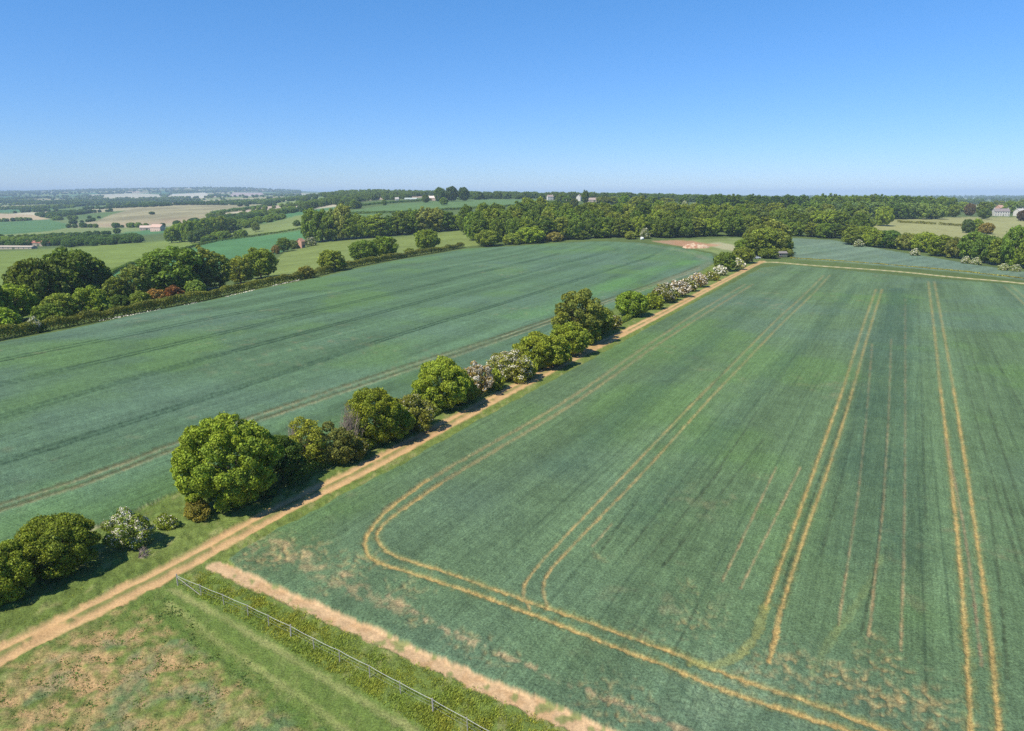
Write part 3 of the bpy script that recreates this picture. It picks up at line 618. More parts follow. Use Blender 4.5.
# -- the hedge of bushes beside the track, nearest first: every one a mesh of its own
R_ = lambda i: np.random.default_rng(1000+i)
HG = 'bushes and small trees along the farm track'
near_list = [
 # kind, x, ybase, ytop, width px, tint, blossom, sparse, name, label, category
 ('dome', 237,511,412,100, (1.05,1.12,1.), 0, 1, 'maple_tree', 'big dense round green tree beside the sandy track, largest crown in the near row', 'tree'),
 ('broad', 66,588,514,84, (1.1,1.1,1.), 0, 1, 'hedge_tree', 'rounded leafy green bush left of the white blossoming shrub', 'bush'),
 ('broad', 12,612,541,70, (1.1,1.1,1.), 0, 1, 'hedge_tree', 'leafy green bush cut off by the left edge, in front of the rounded one', 'bush'),
 ('broad', -55,640,560,80, (1.0,1.05,1.), 0, 1, 'hedge_tree', 'leafy bush just outside the left edge of the row', 'bush'),
 ('shrub', 137,555,511,42, (1.05,1.1,1.3), .62, .6, 'hawthorn_shrub', 'small hawthorn white with blossom between the two largest near bushes', 'shrub'),
 ('shrub', 172,532,516,22, (1.2,1.2,1.4), .15, .5, 'low_shrub', 'tiny pale shrub on the grass right of the white hawthorn', 'shrub'),
 ('shrub', 203,524,500,26, (1.05,.75,1.1), 0, .7, 'low_shrub', 'reddish brown shrub at the left foot of the big round tree', 'shrub'),
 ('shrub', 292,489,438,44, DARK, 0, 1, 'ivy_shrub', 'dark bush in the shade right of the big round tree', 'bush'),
 ('loose', 318,474,418,40, (1.5,1.3,1.4), 0, .55, 'pale_shrub', 'thin pale yellow-green shrub right of the big round tree', 'shrub'),
 ('shrub', 343,470,426,44, (1.1,.95,1.8), 0, .8, 'brown_shrub', 'purplish brown shrub between pale thin shrub and bright green bush', 'shrub'),
 ('broad', 383,451,386,58, (1.25,1.2,1.), 0, 1, 'hedge_tree', 'bright yellow-green bush in front of two others, above the brown shrub', 'bush'),
 ('shrub', 420,434,394,46, OLIVE, .12, .9, 'hedge_bush', 'olive bush between the bright green bush and the tall leafy tree', 'bush'),
 ('broad', 449,415,357,60, (1.15,1.15,1.), 0, .95, 'hedge_tree', 'tall leafy tree left of the pink-white hawthorn in mid row', 'tree'),
 ('shrub', 484,398,362,30, BROWN, 1.2, .4, 'hawthorn_shrub', 'pinkish white hawthorn right of the tall leafy tree', 'shrub'),
 ('shrub', 499,391,370,22, LIME, 0, .9, 'low_shrub', 'low bright green shrub between two blossoming hawthorns', 'shrub'),
 ('shrub', 517,384,351,42, OLIVE, .55, .7, 'hawthorn_shrub', 'grey-green hawthorn flecked with blossom left of twin round bushes', 'shrub'),
 ('broad', 545,372,333,56, (1.15,1.1,1.), 0, 1, 'hedge_tree', 'left of the twin round bushes in mid row, bright green', 'bush'),
 ('broad', 573,358,321,42, (1.1,1.1,1.), 0, 1, 'hedge_tree', 'right of the twin round bushes, below the open-crowned tree', 'bush'),
 ('loose', 583,346,290,50, (1.15,1.05,1.6), 0, .9, 'open_tree', 'taller open-crowned tree with pale foliage behind the twin round bushes', 'tree'),
 ('oval', 603,336,306,30, (.95,.95,1.2), 0, .9, 'hedge_tree', 'narrow green tree touching the right side of the open-crowned tree', 'tree'),
 ('shrub', 616,330,315,18, OLIVE, .2, .6, 'low_shrub', 'low scrubby shrub in the gap left of the lone round bush', 'shrub'),
 ('dense', 635,318,291,33, (.85,1.0,.9), 0, 1, 'round_bush', 'neat dark round bush standing alone in the middle of the row', 'bush'),
 ('shrub', 656,310,294,20, LIME, 0, .8, 'low_shrub', 'small green shrub just right of the lone round bush', 'shrub'),
 ('shrub', 666,304,285,22, OLIVE, .6, .7, 'hawthorn_shrub', 'hawthorn with cream blossom right of the lone round bush', 'shrub'),
 ('shrub', 680,298,280,24, BROWN, 1.2, .4, 'hawthorn_shrub', 'whitest and widest of the far hawthorns along the track', 'shrub'),
 ('shrub', 691,292,278,16, OLIVE, .5, .7, 'hawthorn_shrub', 'cream and green hawthorn between the two whitest far ones', 'shrub'),
 ('shrub', 700,288,273,18, BROWN, 1.1, .5, 'hawthorn_shrub', 'pinkish hawthorn at the far end of the blossoming run', 'shrub'),
 ('shrub', 713,281,272,14, OLIVE, .1, .6, 'low_shrub', 'low shrub left of the single rounded white hawthorn', 'shrub'),
 ('shrub', 721,276,266,12, PALE, 1.3, .4, 'hawthorn_shrub', 'rounded white hawthorn below the dark bush at the track bend', 'shrub'),
 ('oval', 725,272,252,22, (.8,.9,1.), 0, 1, 'hedge_tree', 'dark green bush at the left of the clump by the track bend', 'bush'),
 ('shrub', 740,270,259,11, PALE, .9, .6, 'hawthorn_shrub', 'small pale hawthorn in front of the clump by the track bend', 'shrub'),
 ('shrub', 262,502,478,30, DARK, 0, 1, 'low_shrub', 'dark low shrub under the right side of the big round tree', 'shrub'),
 ('shrub', 362,462,436,30, OLIVE, .1, .8, 'low_shrub', 'olive shrub filling the gap right of the purplish brown one', 'shrub'),
 ('shrub', 405,443,408,34, (1.1,1.1,1.), 0, .9, 'low_shrub', 'green shrub between the bright green bush and the olive bush', 'shrub'),
 ('shrub', 468,406,376,32, (1.15,1.1,1.), 0, .9, 'low_shrub', 'green bush joining the tall leafy tree to the pinkish hawthorn', 'shrub'),
 ('shrub', 531,380,358,24, LIME, 0, .9, 'low_shrub', 'small bright shrub at the left foot of the twin round bushes', 'shrub'),
 ('shrub', 559,368,342,30, (1.1,1.1,1.), 0, .9, 'low_shrub', 'small shrub wedged between the twin round bushes', 'shrub'),
 ('shrub', 592,346,318,26, (1.,1.,1.), 0, .9, 'low_shrub', 'green shrub at the foot of the open-crowned tree', 'shrub'),
 ('shrub', 673,301,288,16, (1.1,1.,1.2), .2, .8, 'low_shrub', 'green shrub between cream hawthorn and the whitest one', 'shrub'),
 ('broad', 744,264,247,22, (1.1,1.05,1.), 0, 1, 'hedge_tree', 'yellow-green tree in front of the clump by the track bend', 'tree'),
]
for i, (k, x, yb, yt, wp, tint, bl, sp, nm_, lab, cat) in enumerate(near_list):
    h_, w__ = shape_depth(x, yb, yt, wp); mpp = zbuf(*hit(x, yb)); P = hit(x, yb); h_ = max(.8, ray_z(yt, P[1]+.36*w__))
    leaf = max(.17, mpp*1.55) if k != 'dome' else .22
    dn = 1.5/(leaf*leaf*.4)
    t = build_tree(k, h_, w__, R_(i), dn, leaf, tint, nm_, bl, sp)
    P = hit(x, yb); Yc = P[1]+(.36 if k != 'dome' else .16)*w__; Xc = P[0]*Yc/P[1]-(1.1 if 280 < x < 720 else .5); t.location = (Xc, Yc, float(TZ(Xc, Yc)))
    tag(t, lab, cat, HG)
t = twiggy(1.2, 2.0, R_(90), 'dead_branches', 22); t.location = hit(139,558); t.rotation_euler = (0, 1.1, .5); tag(t, 'fallen bare branches on the grass below the white hawthorn', 'branches')
for j, (x, yb, yt, wp, lab) in enumerate([(352,455,403,26,'leafless pale twiggy shrub behind the brown one'),(296,462,420,22,'bare twigs sticking up behind the dark shaded bush')]):
    h_, w__ = shape_depth(x, yb, yt, wp); t = twiggy(h_, w__, R_(92+j), 'bare_shrub', 70); t.location = hit(x, yb); tag(t, lab, 'shrub')

# -- sources for everything farther off (each source is itself a standing tree; copies share its meshes)
SRC = {}
def source(k, i, h_, w__, leaf, sparse=1., bl=0., name=None):
    dn = 1.25/(leaf*leaf*.4); t = build_tree(k, h_, w__, R_(200+i), dn, leaf, (1, 1, 1), name or 'tree', bl, sparse); t['used'] = 0; return t
SRC = {'broad': source('broad', 0, 13, 14, .6, name='broadleaf_tree'), 'broad2': source('broad', 1, 13, 13, .6, name='broadleaf_tree'), 'oval': source('oval', 2, 14, 10, .6, name='broadleaf_tree'),
       'oval2': source('oval', 3, 14, 11, .55, name='broadleaf_tree'), 'tall': source('tall', 4, 18, 10, .62, name='tall_tree'), 'loose': source('loose', 5, 14, 12, .6, .7, name='open_tree'),
       'dense': source('dense', 6, 12, 12, .5, name='dense_tree'), 'shrub': source('shrub', 7, 5, 7, .4, name='shrub'), 'haw': source('shrub', 8, 5, 7, .4, .7, .7, name='hawthorn_shrub')}
def T(k, x, yb, yt, wp, tint, label, cat='tree', group=None, Y=None):
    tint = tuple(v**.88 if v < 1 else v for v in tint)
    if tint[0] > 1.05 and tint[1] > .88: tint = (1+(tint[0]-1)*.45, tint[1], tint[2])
    s = SRC[k]
    if not s['used']:
        t = s; s['used'] = 1
        for ch in t.children:
            if ch.name.startswith('crown'): ch.color = (*tint, 1)
    else: t = copy_tree(s, tint)
    for kk in ('label', 'category', 'group'):
        if kk in t: del t[kk]
    place(t, x, yb, yt, wp, Y=Y); tag(t, label, cat, group)
    return t
GG = 'trees behind the long field hedge'
for a in [
 ('dense',176,296,247,62,(.55,.72,.8),'large dark dome-shaped tree with layered foliage behind the long hedge'),
 ('broad',40,312,255,52,(.75,.80,.8),'wide dark olive tree, left half of the large leafy clump'),
 ('broad2',76,306,246,64,(.62,.74,.8),'highest dark green tree of the large leafy clump at left'),
 ('broad',97,303,262,40,(.50,.62,.8),'darkest tree at the right shoulder of the large leafy clump'),
 ('oval2',18,322,282,40,LIME,'bright lime tree in front of the large clump near the left edge'),
 ('oval',-14,326,275,40,(.9,1,1),'green tree crossing the left edge behind the hedge'),
 ('broad2',62,322,292,36,(.95,.95,1.1),'mid green rounded tree in front of the highest dark one'),
 ('broad2',92,317,285,34,(1.25,1.2,1.1),'yellow-green low tree with a white patch beneath the dark clump'),
 ('oval',118,305,276,26,(1.0,1.0,1.3),'light green tree left of the pale feathery one'),
 ('oval2',137,303,263,32,(.95,.95,1.5),'pale feathery tree left of the large dark dome-shaped tree'),
 ('tall',206,291,246,26,(1.05,.95,1.6),'tall narrow pale olive tree right of the dark dome tree'),
 ('tall',220,289,252,26,(1.1,1.05,1.4),'second pale upright tree right of the dark dome tree'),
 ('oval2',241,284,255,26,(1.3,1.05,1.3),'soft yellow-olive tree beside the rounder green one'),
 ('broad',261,279,246,34,(.95,1.0,.9),'rounded green tree at the right end of the trees behind the hedge'),
 ('dense',120,311,295,18,(.45,.60,.8),'small very dark round evergreen shrub behind the hedge'),
 ('shrub',173,303,286,20,RED,'dark purple-red shrub below the dome-shaped tree'),
 ('shrub',157,306,289,20,(1.6,.75,1.5),'reddish brown shrub left of the purple-red one'),
 ('shrub',196,296,280,22,(.9,1.05,1.4),'blue-green shrub right of the purple-red one'),
 ('haw',80,318,303,18,PALE,'white flowering shrub in the low growth under the dark clump'),
 ('haw',36,333,318,16,PALE,'cream flowering shrub close to the hedge near the left edge'),
 ('shrub',5,334,308,34,(1.2,1.25,1.),'lime shrub at the left edge just behind the hedge'),
 ('shrub',50,326,304,30,(.8,.95,1.),'darker green shrub right of the lime shrub'),
 ('shrub',103,316,300,26,(.85,.95,1.),'green shrub beside the small dark evergreen'),
 ('shrub',140,309,292,28,(1.,1.05,1.1),'light green shrub left of the brown ones'),
 ('oval',332,272,249,26,(1.15,1.05,1.),'yellow-green rounded tree standing just behind the hedge'),
 ('shrub',306,279,266,18,(1.1,.85,1.2),'olive shrub left of the yellow-green tree by the hedge'),
 ('dense',364,262,240,28,(.62,.78,.8),'left of two touching dark round trees in the pasture'),
 ('broad2',384,259,235,28,(.8,.95,.8),'right of two touching dark round trees in the pasture'),
 ('broad',427,250,228,26,(1.15,1.15,1.),'lone light green round tree in the pasture by the hedge'),
 ('shrub',410,254,248,10,(1.2,1.1,1.),'tiny shrub left of the lone light green tree'),
 ('oval',284,252,237,14,(.85,.95,.9),'small round tree left of the tiny brick building'),
 ('shrub',276,254,245,10,(1.2,.7,1.3),'reddish bush at the left foot of the small round tree'),
 ('shrub',294,249,240,12,(.9,.9,1.7),'grey-green bush between small round tree and brick building'),
 ('haw',311,246,238,12,PALE,'pale blossoming bush right of the tiny brick building'),
 ('dense',152,214.5,211.5,6,(.5,.7,1.),'single small tree alone on the tan stubble hill'),
 ('broad',240,206.5,202.5,6,(.5,.7,1.),'left of two small trees on the crest of the stubble hill'),
 ('broad',247,206.5,202.8,5,(.5,.7,1.),'right of two small trees on the crest of the stubble hill'),
 ('loose',256,232,222,8,(.7,.75,1.),'thin dark hedgerow tree between vivid green field and pale pasture'),
 ('shrub',297,226,220,9,(.6,.75,1.),'small dark bush at the upper edge of the vivid green field'),
]: T(*a, cat='shrub' if a[0] in ('shrub', 'haw') else 'tree', group=GG)
# tree belt left of centre
RB = np.random.default_rng(44)
belt = [(312,208,GREEN),(323,208,(.7,.85,.9)),(335,210,(.9,1,.9)),(344,203,(1.3,1.0,1.7)),(354,211,(.9,1.,.9)),(366,212,(1.2,1.2,1.1)),(378,211,(1.1,1.1,1.)),(390,213,(.5,.7,1.1)),(402,208,(.9,1,1)),(414,207,(.8,.95,.9)),(425,208,(1.3,1.0,1.8)),(436,208,(1.15,.95,1.6)),(446,211,(.6,.8,1.)),(456,211,(1.35,1.3,1.)),(466,210,(.7,.9,1.)),(476,212,(.8,.95,1.2))]
for i, (x, yt, tn) in enumerate(belt):
    ten = 'bluish dark' if tn[0] < .65 else 'pale buff' if tn[2] > 1.5 else 'lime' if tn[0] > 1.1 else 'mid green'
    T(['oval','broad2','tall','oval2'][i % 4], x, 243-(x-310)*.088, yt+RB.uniform(-2, 3), RB.uniform(18, 25), tn, f'{ten} tree, {["first","second","third","fourth","fifth","sixth","seventh","eighth","ninth","tenth","eleventh","twelfth","thirteenth","fourteenth","fifteenth","last"][i]} from left in the belt beyond the pasture', group='tree belt beyond the pasture')
for i in range(9):
    x = 372+i*13; T('haw' if i > 3 else 'shrub', x, 240-(x-310)*.088+1.5, 229-(x-430)*.03, 13, (1, 1, 1.6), 'grey-white blossoming bush along the foot of the tree belt', 'shrub', 'blossoming bushes under the tree belt')
# clump on the vivid green field's upper corner
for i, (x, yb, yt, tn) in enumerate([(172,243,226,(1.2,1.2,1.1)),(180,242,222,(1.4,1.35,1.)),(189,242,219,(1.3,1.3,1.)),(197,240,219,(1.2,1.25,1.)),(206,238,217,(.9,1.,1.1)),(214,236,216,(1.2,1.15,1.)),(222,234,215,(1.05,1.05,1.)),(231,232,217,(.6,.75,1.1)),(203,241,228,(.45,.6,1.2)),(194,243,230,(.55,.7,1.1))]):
    T(['oval','broad','broad2','oval2'][i % 4], x, yb, yt, 14, tn, f'{"bright green" if tn[0]>1 else "darker"} tree in the long clump by the valley farmhouse', group='clump of trees by the valley farmhouse')
# main wood behind the left crop field, front to back
ORD = ['first','second','third','fourth','fifth','sixth','seventh','eighth','ninth','tenth','eleventh','twelfth','thirteenth','fourteenth','fifteenth','sixteenth','seventeenth','eighteenth','nineteenth','twentieth','twenty-first','twenty-second','twenty-third','twenty-fourth','twenty-fifth','twenty-sixth']
def tone_word(tn):
    if tn[2] > 1.9: return 'silvery'
    if tn[0] > 1.2: return 'yellow-green'
    if tn[0] < .65: return 'dark green'
    if tn[2] > 1.3: return 'grey-green'
    return 'mid green'
woodT = [(.85,.88,.85),(.55,.7,.75),(.72,.82,.8),(1.05,1.,.95),(.72,.88,.85),(1.15,1.08,1.),(.8,.9,.9),(1.0,.95,1.2),(.7,.85,.9),(1.1,1.1,.95)]
def row(x0, x1, n, yb, dY, yt0, yt1, wp, word, grp, seed, tints=woodT, kinds=('broad','oval','tall','broad2','oval2','broad','tall'), jit=3.):
    """n trees along a line of the ground given by two photo pixels, pushed back by dY metres"""
    r = np.random.default_rng(seed)
    for i in range(n):
        f = i/(n-1); x = x0+(x1-x0)*f+r.uniform(-.35, .35)*(x1-x0)/n; b = yb(x) if callable(yb) else yb
        Yb = hit(x, b)[1]+dY+r.uniform(-5, 5); yt = yt0+(yt1-yt0)*f+r.uniform(-jit, jit)*.6
        tn = tints[int(r.integers(len(tints)))]; k = kinds[int(r.integers(len(kinds)))]
        T(k, x, None, yt, wp*r.uniform(.85, 1.2), tn, f'{tone_word(tn)} {"slender " if k == "tall" else ""}tree, {ORD[i]} from left in {word}', group=grp, Y=Yb)
edge1 = lambda x: float(np.interp(x, [470,500,560,600,650,735,790], [246,244,241.5,239,239,237.5,236]))
for a in [('broad',488,247,229,26,(1.0,1.0,1.),'light green tree at the left corner of the main wood'),('broad',530,244,226,30,(1.35,1.25,1.),'bright yellow-green bush in front of the wood near the field corner'),('shrub',512,245,233,20,(1.1,1.05,1.1),'scrubby bush between two brighter trees at the field end'),
          ('shrub',555,242,232,18,(1.2,.85,1.6),'brownish bush in front of the wood'),('broad2',602,238.5,224,19,(1.05,1.1,1.),'rounded green bush in front of the wood, above the field crest'),('oval2',580,240,229,16,(.9,.95,1.2),'grey-green bush left of the rounded one at the field crest'),
          ('oval',658,238,222,17,(1.05,1.1,1.),'bright round tree at the wood edge above the white bale'),('haw',645,239,229,10,PALE,'cream blossoming bush by the white bale'),('haw',669,238,229,10,PALE,'cream blossoming bush right of the bright round tree'),('shrub',630,239.5,231,14,(1.15,1.,1.2),'low bush at the wood edge left of the white bale')]:
    T(*a, cat='tree' if a[0] in ('broad','oval') else 'bush', group='bushes along the edge of the main wood')
row(480,732,17, edge1, 12, 217,215, 20, 'the front rank of the main wood', 'trees of the main wood, front rank', 1)
row(476,736,20, edge1, 40, 208,209, 20, 'the second rank of the main wood', 'trees of the main wood, second rank', 2)
row(470,740,21, edge1, 85, 202,203, 19, 'the third rank of the main wood', 'trees of the main wood, third rank', 3)
row(515,745,14, edge1, 150, 200,201, 16, 'the rear rank of the main wood', 'trees of the main wood, rear rank', 4)
# clump at the track bend
for i, (x, yb, yt, wp, tn) in enumerate([(752,257,232,26,(1.0,1.,1.)),(764,256,226,30,(1.1,1.05,1.2)),(776,256,229,28,(.95,.92,1.3)),(757,252,223,30,(1.,.95,1.2)),(772,250,219,32,(1.05,.95,1.4)),(743,257,238,20,(.9,1.05,.9)),(783,254,236,18,(.85,.9,1.2)),(786,257,248,14,(1.1,1.,1.4)),(768,259,248,20,(1.15,1.1,1.3))]):
    T(['oval','oval2','broad','broad2'][i % 4], x, yb, yt, wp, tn, f'{tone_word(tn)} tree, {ORD[i]} from the front in the dense clump at the track bend', group='clump of trees at the track bend')
# wood behind the clump, right of the main wood
edge2 = lambda x: float(np.interp(x, [740,790,830,870,900], [237,237,239.5,244,247]))
row(738,868,10, edge2, 14, 214,226, 20, 'the front rank behind the track-bend clump', 'trees behind the track bend, front', 5, woodT+[(1.2,1.05,1.2)]*3)
row(735,872,11, edge2, 60, 207,213, 19, 'the second rank behind the track-bend clump', 'trees behind the track bend, second', 6, woodT+[(1.1,1.1,2.)]*2)
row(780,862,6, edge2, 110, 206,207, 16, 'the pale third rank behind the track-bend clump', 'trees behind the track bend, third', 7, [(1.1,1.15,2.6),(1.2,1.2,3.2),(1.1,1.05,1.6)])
row(744,880,9, edge2, 170, 203,203, 18, 'the fourth rank behind the track-bend clump', 'trees behind the track bend, fourth', 8)
# trees on the far side of the narrow far field
for a in [('oval',852,246,226,20,(1.1,1.05,1.2)),('broad',873,248,228,22,(1.15,1.1,1.)),('dense',889,249,230,22,(.45,.66,.8)),('broad2',906,251,232,20,(1.05,.92,1.5)),('broad',924,253,231,26,(1.15,1.1,.95)),('oval2',940,257,234,26,(1.05,1.1,.9)),('broad2',955,259,236,20,(1.1,.9,1.6)),('oval',970,261,230,24,(.65,.82,1.1)),('broad',984,264,233,26,(.6,.8,1.1)),('oval2',998,266,236,22,(.9,.95,1.1)),('broad2',1012,268,224,26,(.65,.85,1.)),('broad',1030,270,238,30,(.95,1.05,.9)),('broad2',1060,274,238,36,(.8,1,1))]:
    far_labels = {852:'left end tree of the belt past the narrow field',873:'light green tree just left of the dark round bush in the belt',889:'dark round bush in the belt past the narrow field',906:'olive tree just right of the dark round bush in the belt',924:'wide bright green tree, second right of the dark round bush',940:'leafy green tree, third right of the dark round bush',955:'grey-olive tree, fourth right of the dark round bush',970:'dark green tree below the small yellow garden tree',984:'bluish dark tree right of the one below the yellow garden tree',998:'mid green tree left of the tallest tree at the right edge',1012:'tallest dark green tree at the right edge of the belt',1030:'green tree cut by the right edge of the picture',1060:'green tree standing beyond the right edge of the picture'}
    T(*a[:6], far_labels[a[1]], group='tree belt past the narrow field')
for x, yb in ((858,246),(915,255),(966,263),(976,264),(1015,271),(1003,270)):
    T('haw', x, yb+1.5, yb-6, 10, PALE, 'cream blossoming bush at the foot of the belt beyond the narrow field', 'shrub', 'blossoming bushes beyond the narrow field')
# wood on the right skyline, garden trees near the houses
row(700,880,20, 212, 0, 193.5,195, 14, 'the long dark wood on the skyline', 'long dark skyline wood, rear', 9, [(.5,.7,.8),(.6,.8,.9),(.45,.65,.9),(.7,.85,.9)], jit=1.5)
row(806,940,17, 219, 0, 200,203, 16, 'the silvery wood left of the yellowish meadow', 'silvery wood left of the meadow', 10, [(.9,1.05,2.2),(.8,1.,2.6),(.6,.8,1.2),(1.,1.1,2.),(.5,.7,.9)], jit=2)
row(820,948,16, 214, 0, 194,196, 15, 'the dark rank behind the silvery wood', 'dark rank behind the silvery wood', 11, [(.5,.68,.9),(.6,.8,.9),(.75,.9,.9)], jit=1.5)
for a in [('dense',967,233,219,11,(.4,.5,1.2),'dark round garden tree nearest the meadow'),('oval',976,233,218,12,(1.6,1.4,1.),'bright yellow garden tree'),('broad',986,234,222,14,(1.2,.75,1.3),'brownish garden tree right of the yellow one'),
          ('broad2',952,217,204,14,(.95,1.,1.),'green tree left of the purple one by the houses'),('dense',969,216,203,10,(.7,.4,1.8),'purple-leaved tree left of the white house'),('broad',962,212,201,14,(1.2,1.15,1.),'light green tree behind the purple one'),('oval',984,215,201,16,(1.,1.05,.9),'green tree rising behind the left of the white house'),('broad2',984,219,208,12,(.65,.8,1.2),'dark bush at the left wall of the white house'),
          ('oval2',1009,214,200,12,(.85,1.,.9),'green tree between the two white houses'),('dense',1023,221,210,12,(.55,.3,1.4),'dark purple tree in front of the right white house'),('broad',1024,209,199,16,(.8,.9,.9),'tree behind the right white house'),('broad',998,209,200,14,(.9,.9,.9),'olive tree behind the white house roof')]:
    T(*a, group='garden trees by the white houses')

for i, (k, x, Yd, yt, wp, tn, lab) in enumerate([('broad',527,700,196,16,(1.,1.,1.),'olive tree rising behind the wood, left of the skyline cottage'),('oval',541,690,196,15,(1.1,1.,1.),'olive-green tree left of the white skyline cottage'),('broad2',552,900,200.5,16,(.5,.65,.9),'dark low tree in front of the white skyline cottage'),('oval',560,1020,194,10,(.7,.8,.9),'round tree right of the white skyline cottage'),('oval2',567,1000,195,10,(.6,.8,.9),'second round tree right of the white skyline cottage'),('broad',574,900,198,9,(.6,.6,.9),'dark tree left of the narrow white cottage'),('tall',585,1000,190,8,(.6,.75,.9),'slender tree sticking up behind the narrow white cottage'),('broad',603,1000,196,16,(1.1,1.,1.),'yellow-green tree behind the long brown barn'),('broad2',614,1010,196,14,(1.,1.,1.),'green tree at the right end of the long brown barn'),
 ('tall',624,820,194,12,(.8,1.05,1.),'slender bright tree standing above the wood right of the barn'),('broad',638,760,195,22,(1.2,1.05,1.2),'wide pale yellow-green tree above the wood right of the barn'),('oval',652,840,196,14,(.8,.95,1.),'green tree above the wood, right of the wide pale one'),('broad',666,900,197,18,(1.,.95,1.1),'olive tree above the wood, between pale ones'),('haw',684,700,202,11,PALE,'cream blossoming tree above the wood'),('oval2',683,900,194,10,(.6,.8,1.),'dark tree just behind the cream blossoming one above the wood'),('broad2',672,760,201,12,(.9,1.,1.),'low green tree left of the cream blossoming one'),('haw',694,690,204,9,PALE,'smaller blossoming tree above the wood'),
 ('dense',440,1250,187,11,(.45,.6,.9),'left of three dark domed trees on the skyline'),('dense',452,1260,186,12,(.42,.55,.9),'middle of three dark domed trees on the skyline'),('dense',464,1260,187,11,(.45,.6,.9),'right of three dark domed trees on the skyline'),('oval',444,1080,197,9,(.85,1.05,1.),'bright tree in front of the ridge farm'),('broad',426,1230,194,8,(.7,.8,.9),'low tree at the left end of the ridge barn')]):
    T(k, x, None, yt, wp, tn, lab, group='trees around the skyline houses', Y=Yd)

# ------------------------------------------------------------------ hedges (each one clipped hedge)
def hedge(name, pts, hgt, wid, leaf, tint, label, cat='hedge', group=None, dens=1.2, flowers=False, base_trunks=False):
    P = smooth_line(hits(pts), 1); seg = np.linalg.norm(np.diff(P, axis=0), axis=1); L = seg.sum(); cum = np.concatenate([[0], np.cumsum(seg)])
    n = int(L*(2*hgt+wid)*dens/(leaf*leaf*.4)); r = np.random.default_rng(int(L)+5); s = r.uniform(0, L, n)
    k = np.clip(np.searchsorted(cum, s)-1, 0, len(seg)-1); t = (s-cum[k])/seg[k]; c = P[k]*(1-t)[:, None]+P[k+1]*t[:, None]; d = (P[k+1]-P[k])/seg[k][:, None]
    nr = np.stack([-d[:, 1], d[:, 0]], 1); hh = hgt*(.65+.65*fbm(s/5, s*0, 5, 3)); ww = wid*(.6+.8*fbm(s/4, s*0+4, 6, 3))
    a = r.uniform(0, math.pi, n); ca = np.cos(a); sa = np.sin(a)**.6; k2 = 1-.35*r.random(n)**2
    off = ww/2*np.sign(ca)*np.abs(ca)**.6*k2; z = hh*sa*k2
    X = c[:, 0]+nr[:, 0]*off; Y = c[:, 1]+nr[:, 1]*off; Z = TZ(X, Y)+z
    C0 = np.array([P[0][0], P[0][1], float(TZ(*P[0]))]); Pp = np.stack([X, Y, Z], 1)-C0
    dr = np.stack([nr[:, 0]*ca, nr[:, 1]*ca, sa], 1); nn = dr*.7+unit(n, r)*.8; nn /= np.linalg.norm(nn, axis=1)[:, None]
    aa = np.cross(nn, unit(n, r)); aa /= np.linalg.norm(aa, axis=1)[:, None]; bb = np.cross(nn, aa); sz = leaf*r.uniform(.6, 1.4, n)[:, None]
    V = np.stack([Pp-aa*sz*.5, Pp-bb*sz*.4, Pp+aa*sz*.5, Pp+bb*sz*.4], 1).reshape(-1, 3); tone = np.clip(.5+.25*r.normal(size=n)+.5*(fbm(s/3, s*0, 8, 2)-.5), 0, 1)
    root = empty(name, C0); crown_obj('foliage', V, np.arange(4*n).reshape(-1, 4), np.repeat(tone, 4), root, M_leaf, tint)
    if base_trunks:
        V = []; Fc = []
        for q in np.arange(0, L, 1.2):
            kk = min(len(seg)-1, max(0, np.searchsorted(cum, q)-1)); c_ = P[kk]+(P[kk+1]-P[kk])*(q-cum[kk])/seg[kk]; z0 = float(TZ(*c_)); b_ = Vector((c_[0], c_[1], z0-.1))-Vector(C0)
            tube(V, Fc, [b_, b_+Vector((r.normal()*.1, r.normal()*.1, hgt*.6))], [.08, .04], 4)
        mesh_obj('stems', V, Fc, M_bark, root)
    if flowers:
        pass
    return tag(root, label, cat, group)
hedge('field_hedge', [(-60,354),(0,339),(60,328),(120,316.5),(200,301),(300,279.5),(400,258),(463,247.5)], 3.3, 2.8, .42, (.98,.86,1.25), 'long clipped hedge along the far side of the left crop field', base_trunks=True)
hedge('field_hedge', [(95,285),(118,269),(160,256),(205,243),(250,237),(306,228.5)], 2.2, 2.2, .8, (.7,.85,1.), 'thin hedge between bright pasture and vivid green field')
hedge('field_hedge', [(897,222.5),(936,224.5)], 2.2, 3, .8, (.9,.75,1.), 'short dark hedge in the meadow, left of the gap')
hedge('field_hedge', [(939,224.7),(963,226.5)], 2.2, 3, .8, (.9,.75,1.), 'short dark hedge in the meadow, right of the gap')
hedge('field_hedge', [(340,214.5),(400,213.5),(470,209),(530,206)], 3, 3, 1.1, (.6,.75,1.), 'dark hedge below the green field on the ridge')
hedge('field_hedge', [(345,208),(400,202.5),(470,199),(540,198.5)], 4, 4, 1.3, (.5,.7,1.), 'dark hedge along the top of the green field on the ridge')
hedge('scrub_strip', [(304,474),(350,457),(400,433),(470,395),(500,381),(530,369),(560,356),(610,328),(660,303),(700,282),(720,271)], 1.3, 1.7, .22, (.9,.95,1.1), 'low tangled scrub linking the bushes along the farm track', 'scrub')
hedge('field_hedge', [(212,214.5),(235,211.5),(262,208)], 7, 8, 2., (.55,.8,1.1), 'thick dark hedge crossing the tan stubble hill')
hedge('field_hedge', [(790,258.5),(860,263),(950,271),(1024,279.5)], .8, 1.2, .4, (1.3,1.0,1.6), 'low straggly growth between path and narrow far field')
